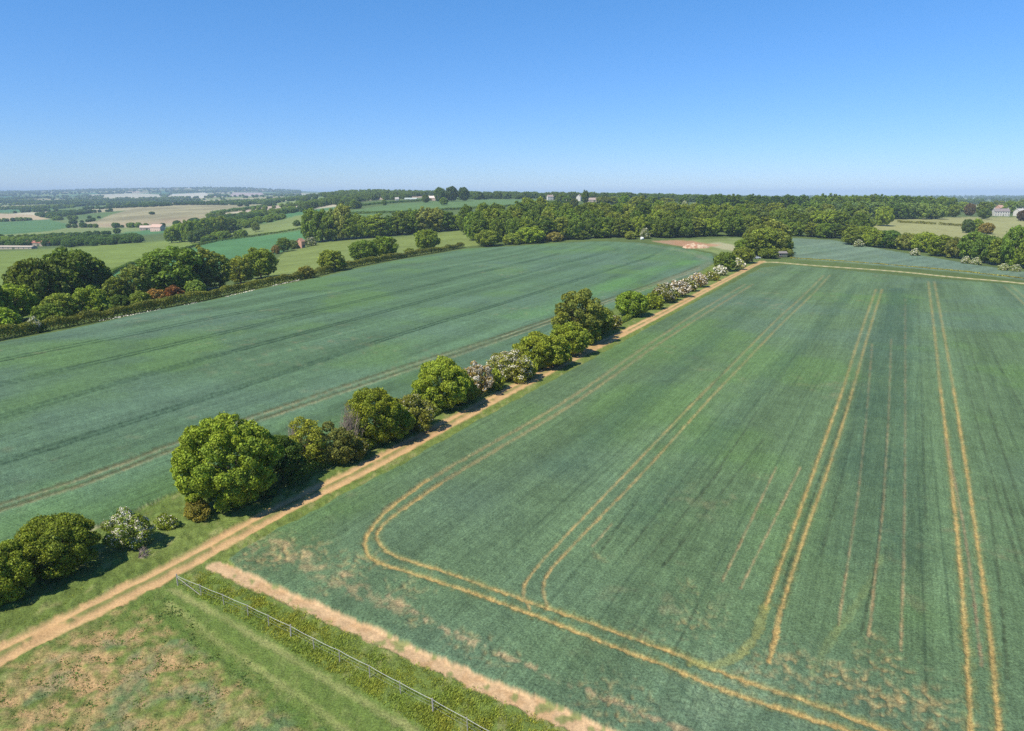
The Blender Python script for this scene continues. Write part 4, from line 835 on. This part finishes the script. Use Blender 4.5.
# white-flowering cow parsley along the hedge foot
def flowers(pts, n, spread, size, label, name='cow_parsley', tall=.6):
    P = smooth_line(hits(pts), 1); seg = np.linalg.norm(np.diff(P, axis=0), axis=1); cum = np.concatenate([[0], np.cumsum(seg)]); L = cum[-1]
    r = np.random.default_rng(n); s = r.uniform(0, L, n); s = s[fbm(s/7, s*0, 3, 3) > .40]; n = len(s)
    k = np.clip(np.searchsorted(cum, s)-1, 0, len(seg)-1); t = (s-cum[k])/seg[k]; c = P[k]*(1-t)[:, None]+P[k+1]*t[:, None]+r.normal(size=(n, 2))*spread
    Z = TZ(c[:, 0], c[:, 1])+tall*r.uniform(.5, 1.1, n); Pp = np.stack([c[:, 0], c[:, 1], Z], 1)
    nn = np.array([0, 0, 1.])+unit(n, r)*.8; nn /= np.linalg.norm(nn, axis=1)[:, None]; aa = np.cross(nn, unit(n, r)); aa /= np.linalg.norm(aa, axis=1)[:, None]; bb = np.cross(nn, aa); sz = size*r.uniform(.6, 1.4, n)[:, None]
    V = np.stack([Pp-aa*sz*.5, Pp-bb*sz*.5, Pp+aa*sz*.5, Pp+bb*sz*.5], 1).reshape(-1, 3)
    o = mesh_obj(name, V, np.arange(4*n).reshape(-1, 4), M_blossom); pattr(o.data, 'tone', np.repeat(r.random(n), 4)); tag(o, label, 'flowers', kind='stuff')
flowers([(95,323),(150,313),(200,303.5),(262,289.5),(300,281)], 750, .3, .28, 'white wild flowers along the foot of the long hedge')

# ------------------------------------------------------------------ far woods and hedgerows beyond counting
def scatter_points(n, s0, s1, Y0, Y1, mask, seed):
    r = np.random.default_rng(seed); s = r.uniform(s0, s1, n); Y = np.exp(r.uniform(math.log(Y0), math.log(Y1), n)); X = s*Y
    bad = np.zeros(n, bool)
    for k in ('pale_a','pale_b','pale_c','pasture_a','teal','pasture_b','pasture_c','pasture_d','stubble_hill','stubble_left','green_left','meadow_right','meadow_far'): bad |= inpoly(POLY[k], X, Y)
    for bx, by, hw in ((158,231,16),(150,230,16),(40,247,18),(14,249,28),(438,200.5,22),(411,200.7,14),(397,201,6),(550,200,8),(585,201,26),(1000,216,14),(1019,216,10)):
        Pb = hit(bx, by); pxx = X/Y*704+512; bad |= (abs(pxx-bx) < hw) & (Y > Pb[1]-500) & (Y < Pb[1]+14)
    ok = mask(X, Y, r) & ~bad; return X[ok], Y[ok]
def stuff_trees(name, label, X, Y, size, src_crown, tint, seed, squash=1.):
    r = np.random.default_rng(seed); n = len(X); me = bpy.data.meshes.new(name); me.vertices.add(n)
    me.vertices.foreach_set("co", np.stack([X, Y, TZ(X, Y)-.5], 1).astype(np.float32).ravel())
    sc = size/14*r.uniform(.7, 1.3, n); a = me.attributes.new('sc', 'FLOAT_VECTOR', 'POINT'); a.data.foreach_set('vector', np.stack([sc*1.15, sc*1.15, sc*squash], 1).astype(np.float32).ravel())
    a = me.attributes.new('rot', 'FLOAT_VECTOR', 'POINT'); a.data.foreach_set('vector', np.stack([X*0, X*0, r.uniform(0, 6.28, n)], 1).astype(np.float32).ravel())
    o = bpy.data.objects.new(name, me); COL.objects.link(o); o.color = (*tint, 1)
    g = bpy.data.node_groups.new(name, 'GeometryNodeTree'); g.interface.new_socket('Geometry', in_out='INPUT', socket_type='NodeSocketGeometry'); g.interface.new_socket('Geometry', in_out='OUTPUT', socket_type='NodeSocketGeometry')
    gi = g.nodes.new('NodeGroupInput'); go = g.nodes.new('NodeGroupOutput'); ip = g.nodes.new('GeometryNodeInstanceOnPoints'); ob = g.nodes.new('GeometryNodeObjectInfo'); ob.inputs['Object'].default_value = src_crown; ob.inputs['As Instance'].default_value = True
    n1 = g.nodes.new('GeometryNodeInputNamedAttribute'); n1.data_type = 'FLOAT_VECTOR'; n1.inputs[0].default_value = 'sc'
    n2 = g.nodes.new('GeometryNodeInputNamedAttribute'); n2.data_type = 'FLOAT_VECTOR'; n2.inputs[0].default_value = 'rot'
    L = g.links.new; L(gi.outputs[0], ip.inputs['Points']); L(ob.outputs['Geometry'], ip.inputs['Instance']); L(n1.outputs['Attribute'], ip.inputs['Scale']); L(n2.outputs['Attribute'], ip.inputs['Rotation']); L(ip.outputs[0], go.inputs[0])
    md = o.modifiers.new('scatter', 'NODES'); md.node_group = g
    return tag(o, label, 'woodland', kind='stuff')
def crown_of(k): return [c for c in SRC[k].children if c.name.startswith('crown')][0]
# a lighter crown for the distant masses, taken from the source trees' own proportions
def mask_valley(X, Y, r):
    nearer = (Y > 1500) | (r.random(len(X)) < .45)
    pid_, e = patch(X, Y); k = (_h(pid_, pid_*0, 9)*len(pal)).astype(int) % len(pal)
    wood = (k == 11) | (k == 9) & (_h(pid_, pid_*0, 19) > .5) | (fbm(X/420, Y/420, 401, 3) > .63)
    return nearer & ((wood & (r.random(len(X)) < .5)) | (e < 4+Y/450) & (vnoise(X/60, Y/60, 402) > .35) & (r.random(len(X)) < .7))
sv0 = (-80-512)/704.; 
X, Y = scatter_points(70000, sv0, -.30, 720, 9800, mask_valley, 501); k = X/Y < (330-512)/704.
lt = fbm(X/160, Y/160, 777, 3) > .52
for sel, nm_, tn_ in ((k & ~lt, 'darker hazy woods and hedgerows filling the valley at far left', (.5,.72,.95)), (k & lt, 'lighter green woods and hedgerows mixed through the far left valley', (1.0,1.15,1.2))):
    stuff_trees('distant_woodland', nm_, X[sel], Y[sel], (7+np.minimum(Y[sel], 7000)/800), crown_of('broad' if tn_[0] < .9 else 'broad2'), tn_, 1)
X, Y = scatter_points(5500, (300-512)/704., (480-512)/704., 1000, 2700, lambda X, Y, r: (fbm(X/130, Y/130, 403, 3) > .52) & ~((Y < 1750) & (X/Y > -.2) & (fbm(X/90, Y/90, 404, 2) < .5)), 502)
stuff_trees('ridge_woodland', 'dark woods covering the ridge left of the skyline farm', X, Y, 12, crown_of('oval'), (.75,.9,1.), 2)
X, Y = scatter_points(1100, (476-512)/704., (700-512)/704., 1330, 2300, lambda X, Y, r: r.random(len(X)) < .55, 503)
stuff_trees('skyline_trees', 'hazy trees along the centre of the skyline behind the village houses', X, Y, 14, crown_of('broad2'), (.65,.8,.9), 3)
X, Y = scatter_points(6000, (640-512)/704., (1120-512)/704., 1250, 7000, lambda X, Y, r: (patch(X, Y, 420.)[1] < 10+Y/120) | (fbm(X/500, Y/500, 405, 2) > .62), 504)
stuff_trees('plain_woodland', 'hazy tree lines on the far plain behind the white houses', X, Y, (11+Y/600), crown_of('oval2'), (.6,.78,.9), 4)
# bushes filling the rough ground of the left garden thicket
# ------------------------------------------------------------------ grass tufts near the fence, one mass
def tufts(name, label, region, n, hgt, seed, avoid=None, tint=(1, 1, 1), wid=.05):
    P = region; r = np.random.default_rng(seed); lo = P.min(0); hi = P.max(0); x = r.uniform(lo[0], hi[0], n*3); y = r.uniform(lo[1], hi[1], n*3)
    k = inpoly(P, x, y) & (fbm(x/1.5, y/1.5, 600, 3) > .42-.3*r.random(len(x))) 
    if avoid is not None:
        for line, rad in avoid: k &= dist_line(line, x, y, rad+.5) > rad
    ed = dist_line(np.vstack([P, P[:1]]), x, y, 2.0); k &= ed > 1.6*r.random(len(x)); k &= r.random(len(x)) < .35+.9*fbm(x/4, y/4, 610, 3)**1.5
    x = x[k][:n]; y = y[k][:n]; n = len(x); V = []; T_ = []
    h = hgt*r.uniform(.5, 1.2, n)*(.6+.8*fbm(x/2, y/2, 601, 2)); 
    for b in range(3):
        a = r.uniform(0, 6.28, n); le = r.uniform(.2, .8, n)*h; ox = r.normal(size=n)*.08; oy = r.normal(size=n)*.08
        base = np.stack([x+ox, y+oy, TZ(x, y)], 1); ww = wid*r.uniform(.6, 1.5, n)
        sx = np.stack([-np.sin(a)*ww, np.cos(a)*ww, a*0], 1); tip = base+np.stack([np.cos(a)*le, np.sin(a)*le, h], 1); mid = base+np.stack([np.cos(a)*le*.3, np.sin(a)*le*.3, h*.6], 1)
        V.append(np.stack([base-sx, base+sx, mid+sx*.9, tip], 1)); T_.append(np.clip(r.normal(.5, .3, n), 0, 1))
    V = np.concatenate(V).reshape(-1, 3); T_ = np.repeat(np.concatenate(T_), 4)
    o = mesh_obj(name, V, np.arange(len(V)).reshape(-1, 4), M_grass); pattr(o.data, 'tone', T_); o.color = (*tint, 1); return tag(o, label, 'grass', kind='stuff')
rg = hits([(178,575),(214,570),(300,608),(430,668),(610,748),(560,800),(470,790),(330,684),(235,622),(176,596)])
mow = smooth_line(hits([(172,590),(235,625),(320,677),(420,735)]), 1)
tufts('long_grass', 'long tufted grass on both sides of the wire fence', rg, 70000, .22, 11, [(mow, .6)], (1.0,1.02,.8), .018)
rg2 = hits([(-40,700),(0,662),(225,560),(175,590),(330,731),(200,800),(-80,800)])
tufts('rough_grass', 'short rough grass and weeds on the worn corner by the track', rg2, 7000, .1, 12, [(trackC, 1.9)], (.62,.78,1.))
tufts('verge_grass', 'uneven grass growing along the verge below the near bushes', VERGE, 80000, .2, 13, [(trackC, 1.7)], (.95,1.0,.8), .022)

# ------------------------------------------------------------------ wire fence
M_post = plain("weathered_wood", (.34,.31,.27), noise=.3, scale=8); M_wire = plain("galvanised_wire", (.50,.52,.53), .5, .1, 5, .3); M_rail = plain("pale_rail", (.46,.46,.43), .7, .15, 4)
FP = smooth_line(hits([(178,586),(192,592),(240,612),(320,653),(400,694),(470,734),(560,782)]), 0)
seg = np.linalg.norm(np.diff(FP, axis=0), axis=1); cum = np.concatenate([[0], np.cumsum(seg)])
def fpos(s):
    k = min(len(seg)-1, max(0, int(np.searchsorted(cum, s))-1)); return Vector((*(FP[k]+(FP[k+1]-FP[k])*(s-cum[k])/seg[k]), 0))
f_root = empty('wire_fence', fpos(0)); O = Vector(f_root.location); ps = []
s = 0.; i = 0
while s < cum[-1]:
    p = fpos(s)-O; V = []; Fc = []; hh = 1.15+random.uniform(-.05, .08); lx, ly = random.uniform(-.06, .06), random.uniform(-.06, .06); rad = .036 if i % 5 else .06
    tube(V, Fc, [p+Vector((0, 0, -.2)), p+Vector((lx*.5, ly*.5, hh*.5)), p+Vector((lx, ly, hh))], [rad, rad, rad*.9], 7); b = len(V); V.append(tuple(p+Vector((lx, ly, hh+.03)))); Fc += [(b-7+q, b-7+(q+1) % 7, b) for q in range(7)]
    mesh_obj('post', V, Fc, M_post, f_root); ps.append(p+Vector((lx, ly, 0))); s += random.uniform(2.7, 3.3); i += 1
for z, rad, mt, nm_ in ((1.08,.015,M_rail,'top_strand'),(.8,.003,M_wire,'wire'),(.5,.003,M_wire,'wire')):
    V = []; Fc = []; pts = []
    for a, b in zip(ps[:-1], ps[1:]):
        for q in range(4): t_ = q/4; pts.append(a.lerp(b, t_)+Vector((0, 0, z-.05*math.sin(math.pi*t_)+random.uniform(-.015, .015))))
    pts.append(ps[-1]+Vector((0, 0, z))); tube(V, Fc, pts, [rad]*len(pts), 5); mesh_obj(nm_, V, Fc, mt, f_root)
V = []; Fc = []; e = ps[0]; tube(V, Fc, [e+Vector((0, 0, .95)), ps[1]+Vector((0, 0, .05))], [.025, .025], 6); mesh_obj('brace', V, Fc, M_post, f_root)
tag(f_root, 'weathered post and wire fence through the long grass at lower left', 'fence')

# ------------------------------------------------------------------ buildings
def box(V, Fc, c, s):
    b = len(V); x, y, z = c; a, d, e = s[0]/2, s[1]/2, s[2]/2
    V += [(x-a,y-d,z-e),(x+a,y-d,z-e),(x+a,y+d,z-e),(x-a,y+d,z-e),(x-a,y-d,z+e),(x+a,y-d,z+e),(x+a,y+d,z+e),(x-a,y+d,z+e)]
    Fc += [(b,b+3,b+2,b+1),(b+4,b+5,b+6,b+7),(b,b+1,b+5,b+4),(b+1,b+2,b+6,b+5),(b+2,b+3,b+7,b+6),(b+3,b,b+4,b+7)]
M_glass = plain("window_glass", (.03,.04,.05), .15, .1); M_frame = plain("white_frame", (.75,.74,.7), .5, .05); M_door = plain("painted_door", (.12,.14,.10), .5, .1)
def house(name, x, yb, L, W, H, rise, wallc, roofc, rz, label, cat='house', Y=None, wins=4, floors=2, chimneys=1, group=None, metal=False):
    P = hit(x, yb) if Y is None else (colX(x, yb, Y), Y, float(TZ(colX(x, yb, Y), Y)))
    root = empty(name, P, rz); mw = plain(name+"_wall", wallc, .85, .15, .8); mrf = plain(name+"_roof", roofc, .8, .2, 1.2)
    V = []; Fc = []; V = [(-L/2,-W/2,-1),(L/2,-W/2,-1),(L/2,W/2,-1),(-L/2,W/2,-1),(-L/2,-W/2,H),(L/2,-W/2,H),(L/2,W/2,H),(-L/2,W/2,H),(-L/2,0,H+rise),(L/2,0,H+rise)]
    Fc = [(0,1,5,4),(2,3,7,6),(1,2,6,9,5),(3,0,4,8,7)]; mesh_obj('wall', V, Fc, mw, root)
    o_ = .35; t_ = .18; zl = H-rise*o_/(W/2)+.05; V = []; Fc = []
    for sgn in (-1, 1):
        b = len(V); y0 = sgn*(W/2+o_)
        V += [(-L/2-o_,y0,zl),(L/2+o_,y0,zl),(L/2+o_,0,H+rise+.05),(-L/2-o_,0,H+rise+.05),(-L/2-o_,y0,zl+t_),(L/2+o_,y0,zl+t_),(L/2+o_,0,H+rise+.05+t_),(-L/2-o_,0,H+rise+.05+t_)]
        Fc += [(b,b+1,b+2,b+3),(b+4,b+5,b+6,b+7),(b,b+1,b+5,b+4),(b,b+3,b+7,b+4),(b+1,b+2,b+6,b+5)]
    rf = mesh_obj('roof', V, Fc, mrf, root)
    for c_ in range(chimneys):
        V = []; Fc = []; cx = (-1 if c_ else 1)*(L/2-.9); box(V, Fc, (cx,0,H+rise+.3), (.9,.7,1.8)); box(V, Fc, (cx,0,H+rise+1.26), (1.05,.85,.12)); mesh_obj('chimney', V, Fc, mw, rf)
    for fl in range(floors):
        for i in range(wins):
            if fl == 0 and i == wins//2: continue
            wx_ = -L/2+(i+.5)*L/wins; zc = 1.5+fl*2.6
            if zc+.6 > H: continue
            V = []; Fc = []; box(V, Fc, (wx_,-W/2-.02,zc), (1.3,.12,1.3)); fr = mesh_obj('window', V, Fc, M_frame, root)
            V = []; Fc = []; box(V, Fc, (wx_,-W/2-.07,zc), (1.08,.06,1.08)); mesh_obj('pane', V, Fc, M_glass, fr)
    V = []; Fc = []; wx_ = -L/2+(wins//2+.5)*L/wins; box(V, Fc, (wx_,-W/2-.03,1.05), (1.1 if floors > 1 else 3,.1,2.1 if floors > 1 else min(3.2, H-.5)*1.)); mesh_obj('door', V, Fc, M_door, root)
    return tag(root, label, cat, group)
WH = (.54,.51,.44); ST = (.45,.40,.30); PK = (.60,.42,.33)
house('white_house', 1000, 216, 17, 8, 5.6, 3.2, WH, (.22,.19,.18), math.radians(-8), 'long white house with grey roof beyond the yellowish meadow', wins=6, chimneys=2)
house('brick_house', 1001, 213.5, 14, 8, 7.5, 3.4, (.50,.30,.22), (.42,.26,.19), math.radians(10), 'red-roofed house just behind the long white house', Y=hit(1001,213.3)[1])
house('white_house', 1019, 216, 11, 8, 5.6, 3.2, WH, (.5,.47,.42), math.radians(20), 'white house beside the dark purple tree at the right edge')
house('farmhouse', 158, 231, 20, 10, 6, 4, PK, (.50,.34,.26), math.radians(-20), 'pinkish farmhouse in the valley beside the long clump of trees', wins=5)
house('farm_barn', 146, 230, 16, 9, 4, 3, (.55,.40,.32), (.55,.42,.34), math.radians(15), 'pale-roofed barn left of the valley farmhouse', 'barn', floors=1, chimneys=0)
house('farm_shed', 40, 246, 30, 12, 4, 1.8, (.42,.34,.26), (.36,.15,.10), math.radians(-4), 'low shed with a red roof in the valley at left', 'shed', floors=1, chimneys=0, wins=6)
house('long_shed', 14, 249, 48, 9, 2.6, 1., (.40,.34,.26), (.42,.36,.28), math.radians(-4), 'long low pale shed left of the red-roofed one', 'shed', floors=1, chimneys=0, wins=8)
house('brick_shed', 301, 248, 5, 4.5, 5.4, 2.2, (.55,.30,.20), (.50,.28,.18), math.radians(75), 'tiny orange brick building at the corner of the pasture', 'shed', floors=1, chimneys=0, wins=2)
house('farm_barn', 435, 200.5, 26, 14, 5, 3.5, (.5,.36,.28), (.66,.55,.47), math.radians(-3), 'big barn with a pale pink roof on the ridge', 'barn', floors=1, chimneys=0)
house('farmhouse', 450, 200.5, 10, 8, 5, 3, WH, (.35,.28,.24), math.radians(20), 'small white farmhouse right of the pale-roofed barn on the ridge')
house('grey_barn', 411, 200.7, 24, 11, 3.5, 2, (.40,.42,.36), (.40,.45,.40), 0., 'low grey-green barn left of the pale-roofed barn on the ridge', 'barn', floors=1, chimneys=0)
house('white_cottage', 397, 201, 7, 6, 4.5, 2.4, WH, (.5,.45,.4), .3, 'tiny white cottage at the left of the ridge farm', 'cottage')
house('white_cottage', 550, 200, 11, 8, 6, 3.2, WH, (.30,.24,.2), math.radians(15), 'white cottage on the skyline above the main wood', 'cottage')
house('white_cottage', 579, 201, 6, 8, 7, 3.5, WH, (.34,.27,.22), math.radians(60), 'narrow white gabled cottage beside the long village barn', 'cottage')
house('village_barn', 592, 202, 26, 9, 3.6, 3, (.46,.36,.28), (.36,.28,.23), math.radians(4), 'long brown barn right of the narrow white cottage', 'barn', floors=1, chimneys=0)
house('village_house', 568, 203, 9, 7, 4.5, 3, (.6,.5,.38), (.34,.26,.2), .5, 'buff house left of the narrow white cottage', 'house')
house('field_shelter', 781, 257, 5, 3.5, 2.2, .8, (.10,.08,.07), (.20,.18,.17), .1, 'small dark shed under the clump at the track bend', 'shed', floors=1, chimneys=0, wins=2)

# ------------------------------------------------------------------ soil heap, bale, parked car
P = hit(696, 247.6); n_ = 36; V = []; Fc = []
for i in range(n_):
    for j in range(n_):
        u_, v_ = i/(n_-1)*2-1, j/(n_-1)*2-1; z = max(0, 1-(u_*u_+v_*v_))**.7*(1.6+1.6*float(vnoise(np.array(u_*3+5), np.array(v_*3), 9)))+(float(vnoise(np.array(u_*9.), np.array(v_*9.), 10))-.5)*.7
        V.append((u_*8.5, v_*5., (z if u_*u_+v_*v_ < 1 else -.1)-.05))
for i in range(n_-1):
    for j in range(n_-1): Fc.append((i*n_+j, (i+1)*n_+j, (i+1)*n_+j+1, i*n_+j+1))
m_, nt_, b_ = new_mat("heaped_earth"); tc = N(nt_, 'ShaderNodeTexCoord'); nz = N(nt_, 'ShaderNodeTexNoise'); nz.inputs['Scale'].default_value = .45; nz.inputs['Detail'].default_value = 6
cr = N(nt_, 'ShaderNodeValToRGB'); cr.color_ramp.elements[0].position = .42; cr.color_ramp.elements[0].color = (.33,.17,.10,1); cr.color_ramp.elements[1].position = .56; cr.color_ramp.elements[1].color = (.48,.36,.24,1)
nt_.links.new(tc.outputs['Object'], nz.inputs['Vector']); nt_.links.new(nz.outputs[0], cr.inputs[0]); nt_.links.new(cr.outputs[0], b_.inputs['Base Color'])
o = mesh_obj('soil_heap', V, Fc, m_, loc=(P[0], P[1], P[2]), smooth=True); tag(o, 'heap of red and buff earth at the end of the left crop field', 'soil heap')
P = hit(642, 239.8); V = []; Fc = []; tube(V, Fc, [(-1.0,0,.95),(-.9,0,.95),(.9,0,.95),(1.0,0,.95)], [.8,.95,.95,.8], 20); Fc += [tuple(range(19, -1, -1)), tuple(range(60, 80))]
o = mesh_obj('wrapped_bale', V, Fc, plain("bale_wrap", (.8,.8,.76), .4, .05), loc=P, smooth=True); o.rotation_euler = (0, 0, .3); tag(o, 'small white wrapped bale at the edge of the wood', 'bale')
P = hit(756.5, 258.8); car = empty('parked_car', P, math.radians(12)); mp = plain("car_paint", (.62,.62,.62), .3, .03); mk = plain("tyre_rubber", (.03,.03,.03), .8, .1)
prof = [(-2.1,.35),(-2.15,.8),(-1.95,.95),(-1.35,1.42),(.35,1.45),(1.05,.98),(2.0,.85),(2.15,.6),(2.1,.35)]; V = []; Fc = []; m0 = len(prof)
for yy, k_ in ((-.85, 1), (.85, 1)): V += [(a, yy*(1 if z < 1 else .86), z) for a, z in prof]
Fc = [tuple(range(m0-1, -1, -1)), tuple(range(m0, 2*m0))]+[(i, (i+1) % m0, m0+(i+1) % m0, m0+i) for i in range(m0)]; mesh_obj('body', V, Fc, mp, car)
for sx in (-1, 1):
    V = []; Fc = []; V += [(-1.2,.83*sx,1.0),(.75,.83*sx,1.0),(.3,.77*sx,1.36),(-1.1,.77*sx,1.36)]; V = [(a, b+.03*sx, c) for a, b, c in V]; mesh_obj('window', V, [(0,1,2,3)], M_glass, car)
    for wx_ in (-1.3, 1.35): V = []; Fc = []; tube(V, Fc, [(wx_,.68*sx,.32),(wx_,.9*sx,.32)], [.32,.32], 14); Fc += [tuple(range(14)), tuple(range(27, 13, -1))]; mesh_obj('wheel', V, Fc, mk, car)
V = [(.42,-.66,1.41),(.42,.66,1.41),(1.02,.76,1.02),(1.02,-.76,1.02)]; mesh_obj('windscreen', [(a+.03, b, c+.03) for a, b, c in V], [(0,1,2,3)], M_glass, car)
tag(car, 'small pale parked vehicle half hidden under trees at the track bend', 'vehicle')

# ------------------------------------------------------------------ haze
V = []; Fc = []; zl, zh = float(Vall[:, 2].min())-1.5, 135.; box(V, Fc, (0, 0, (zl+zh)/2), (43500, 43500, zh-zl))
mh = bpy.data.materials.new("haze_air"); mh.use_nodes = True; nt_ = mh.node_tree; nt_.nodes.clear(); ou = N(nt_, 'ShaderNodeOutputMaterial'); pv = N(nt_, 'ShaderNodeVolumePrincipled')
pv.inputs['Color'].default_value = (.62,.82,1.0,1); pv.inputs['Density'].default_value = 1.0e-4; pv.inputs['Anisotropy'].default_value = -.1
nt_.links.new(pv.outputs[0], ou.inputs['Volume']); hz = mesh_obj('haze', V, Fc, mh); tag(hz, 'thin blue haze over the distant valley and plain', 'haze', kind='stuff')
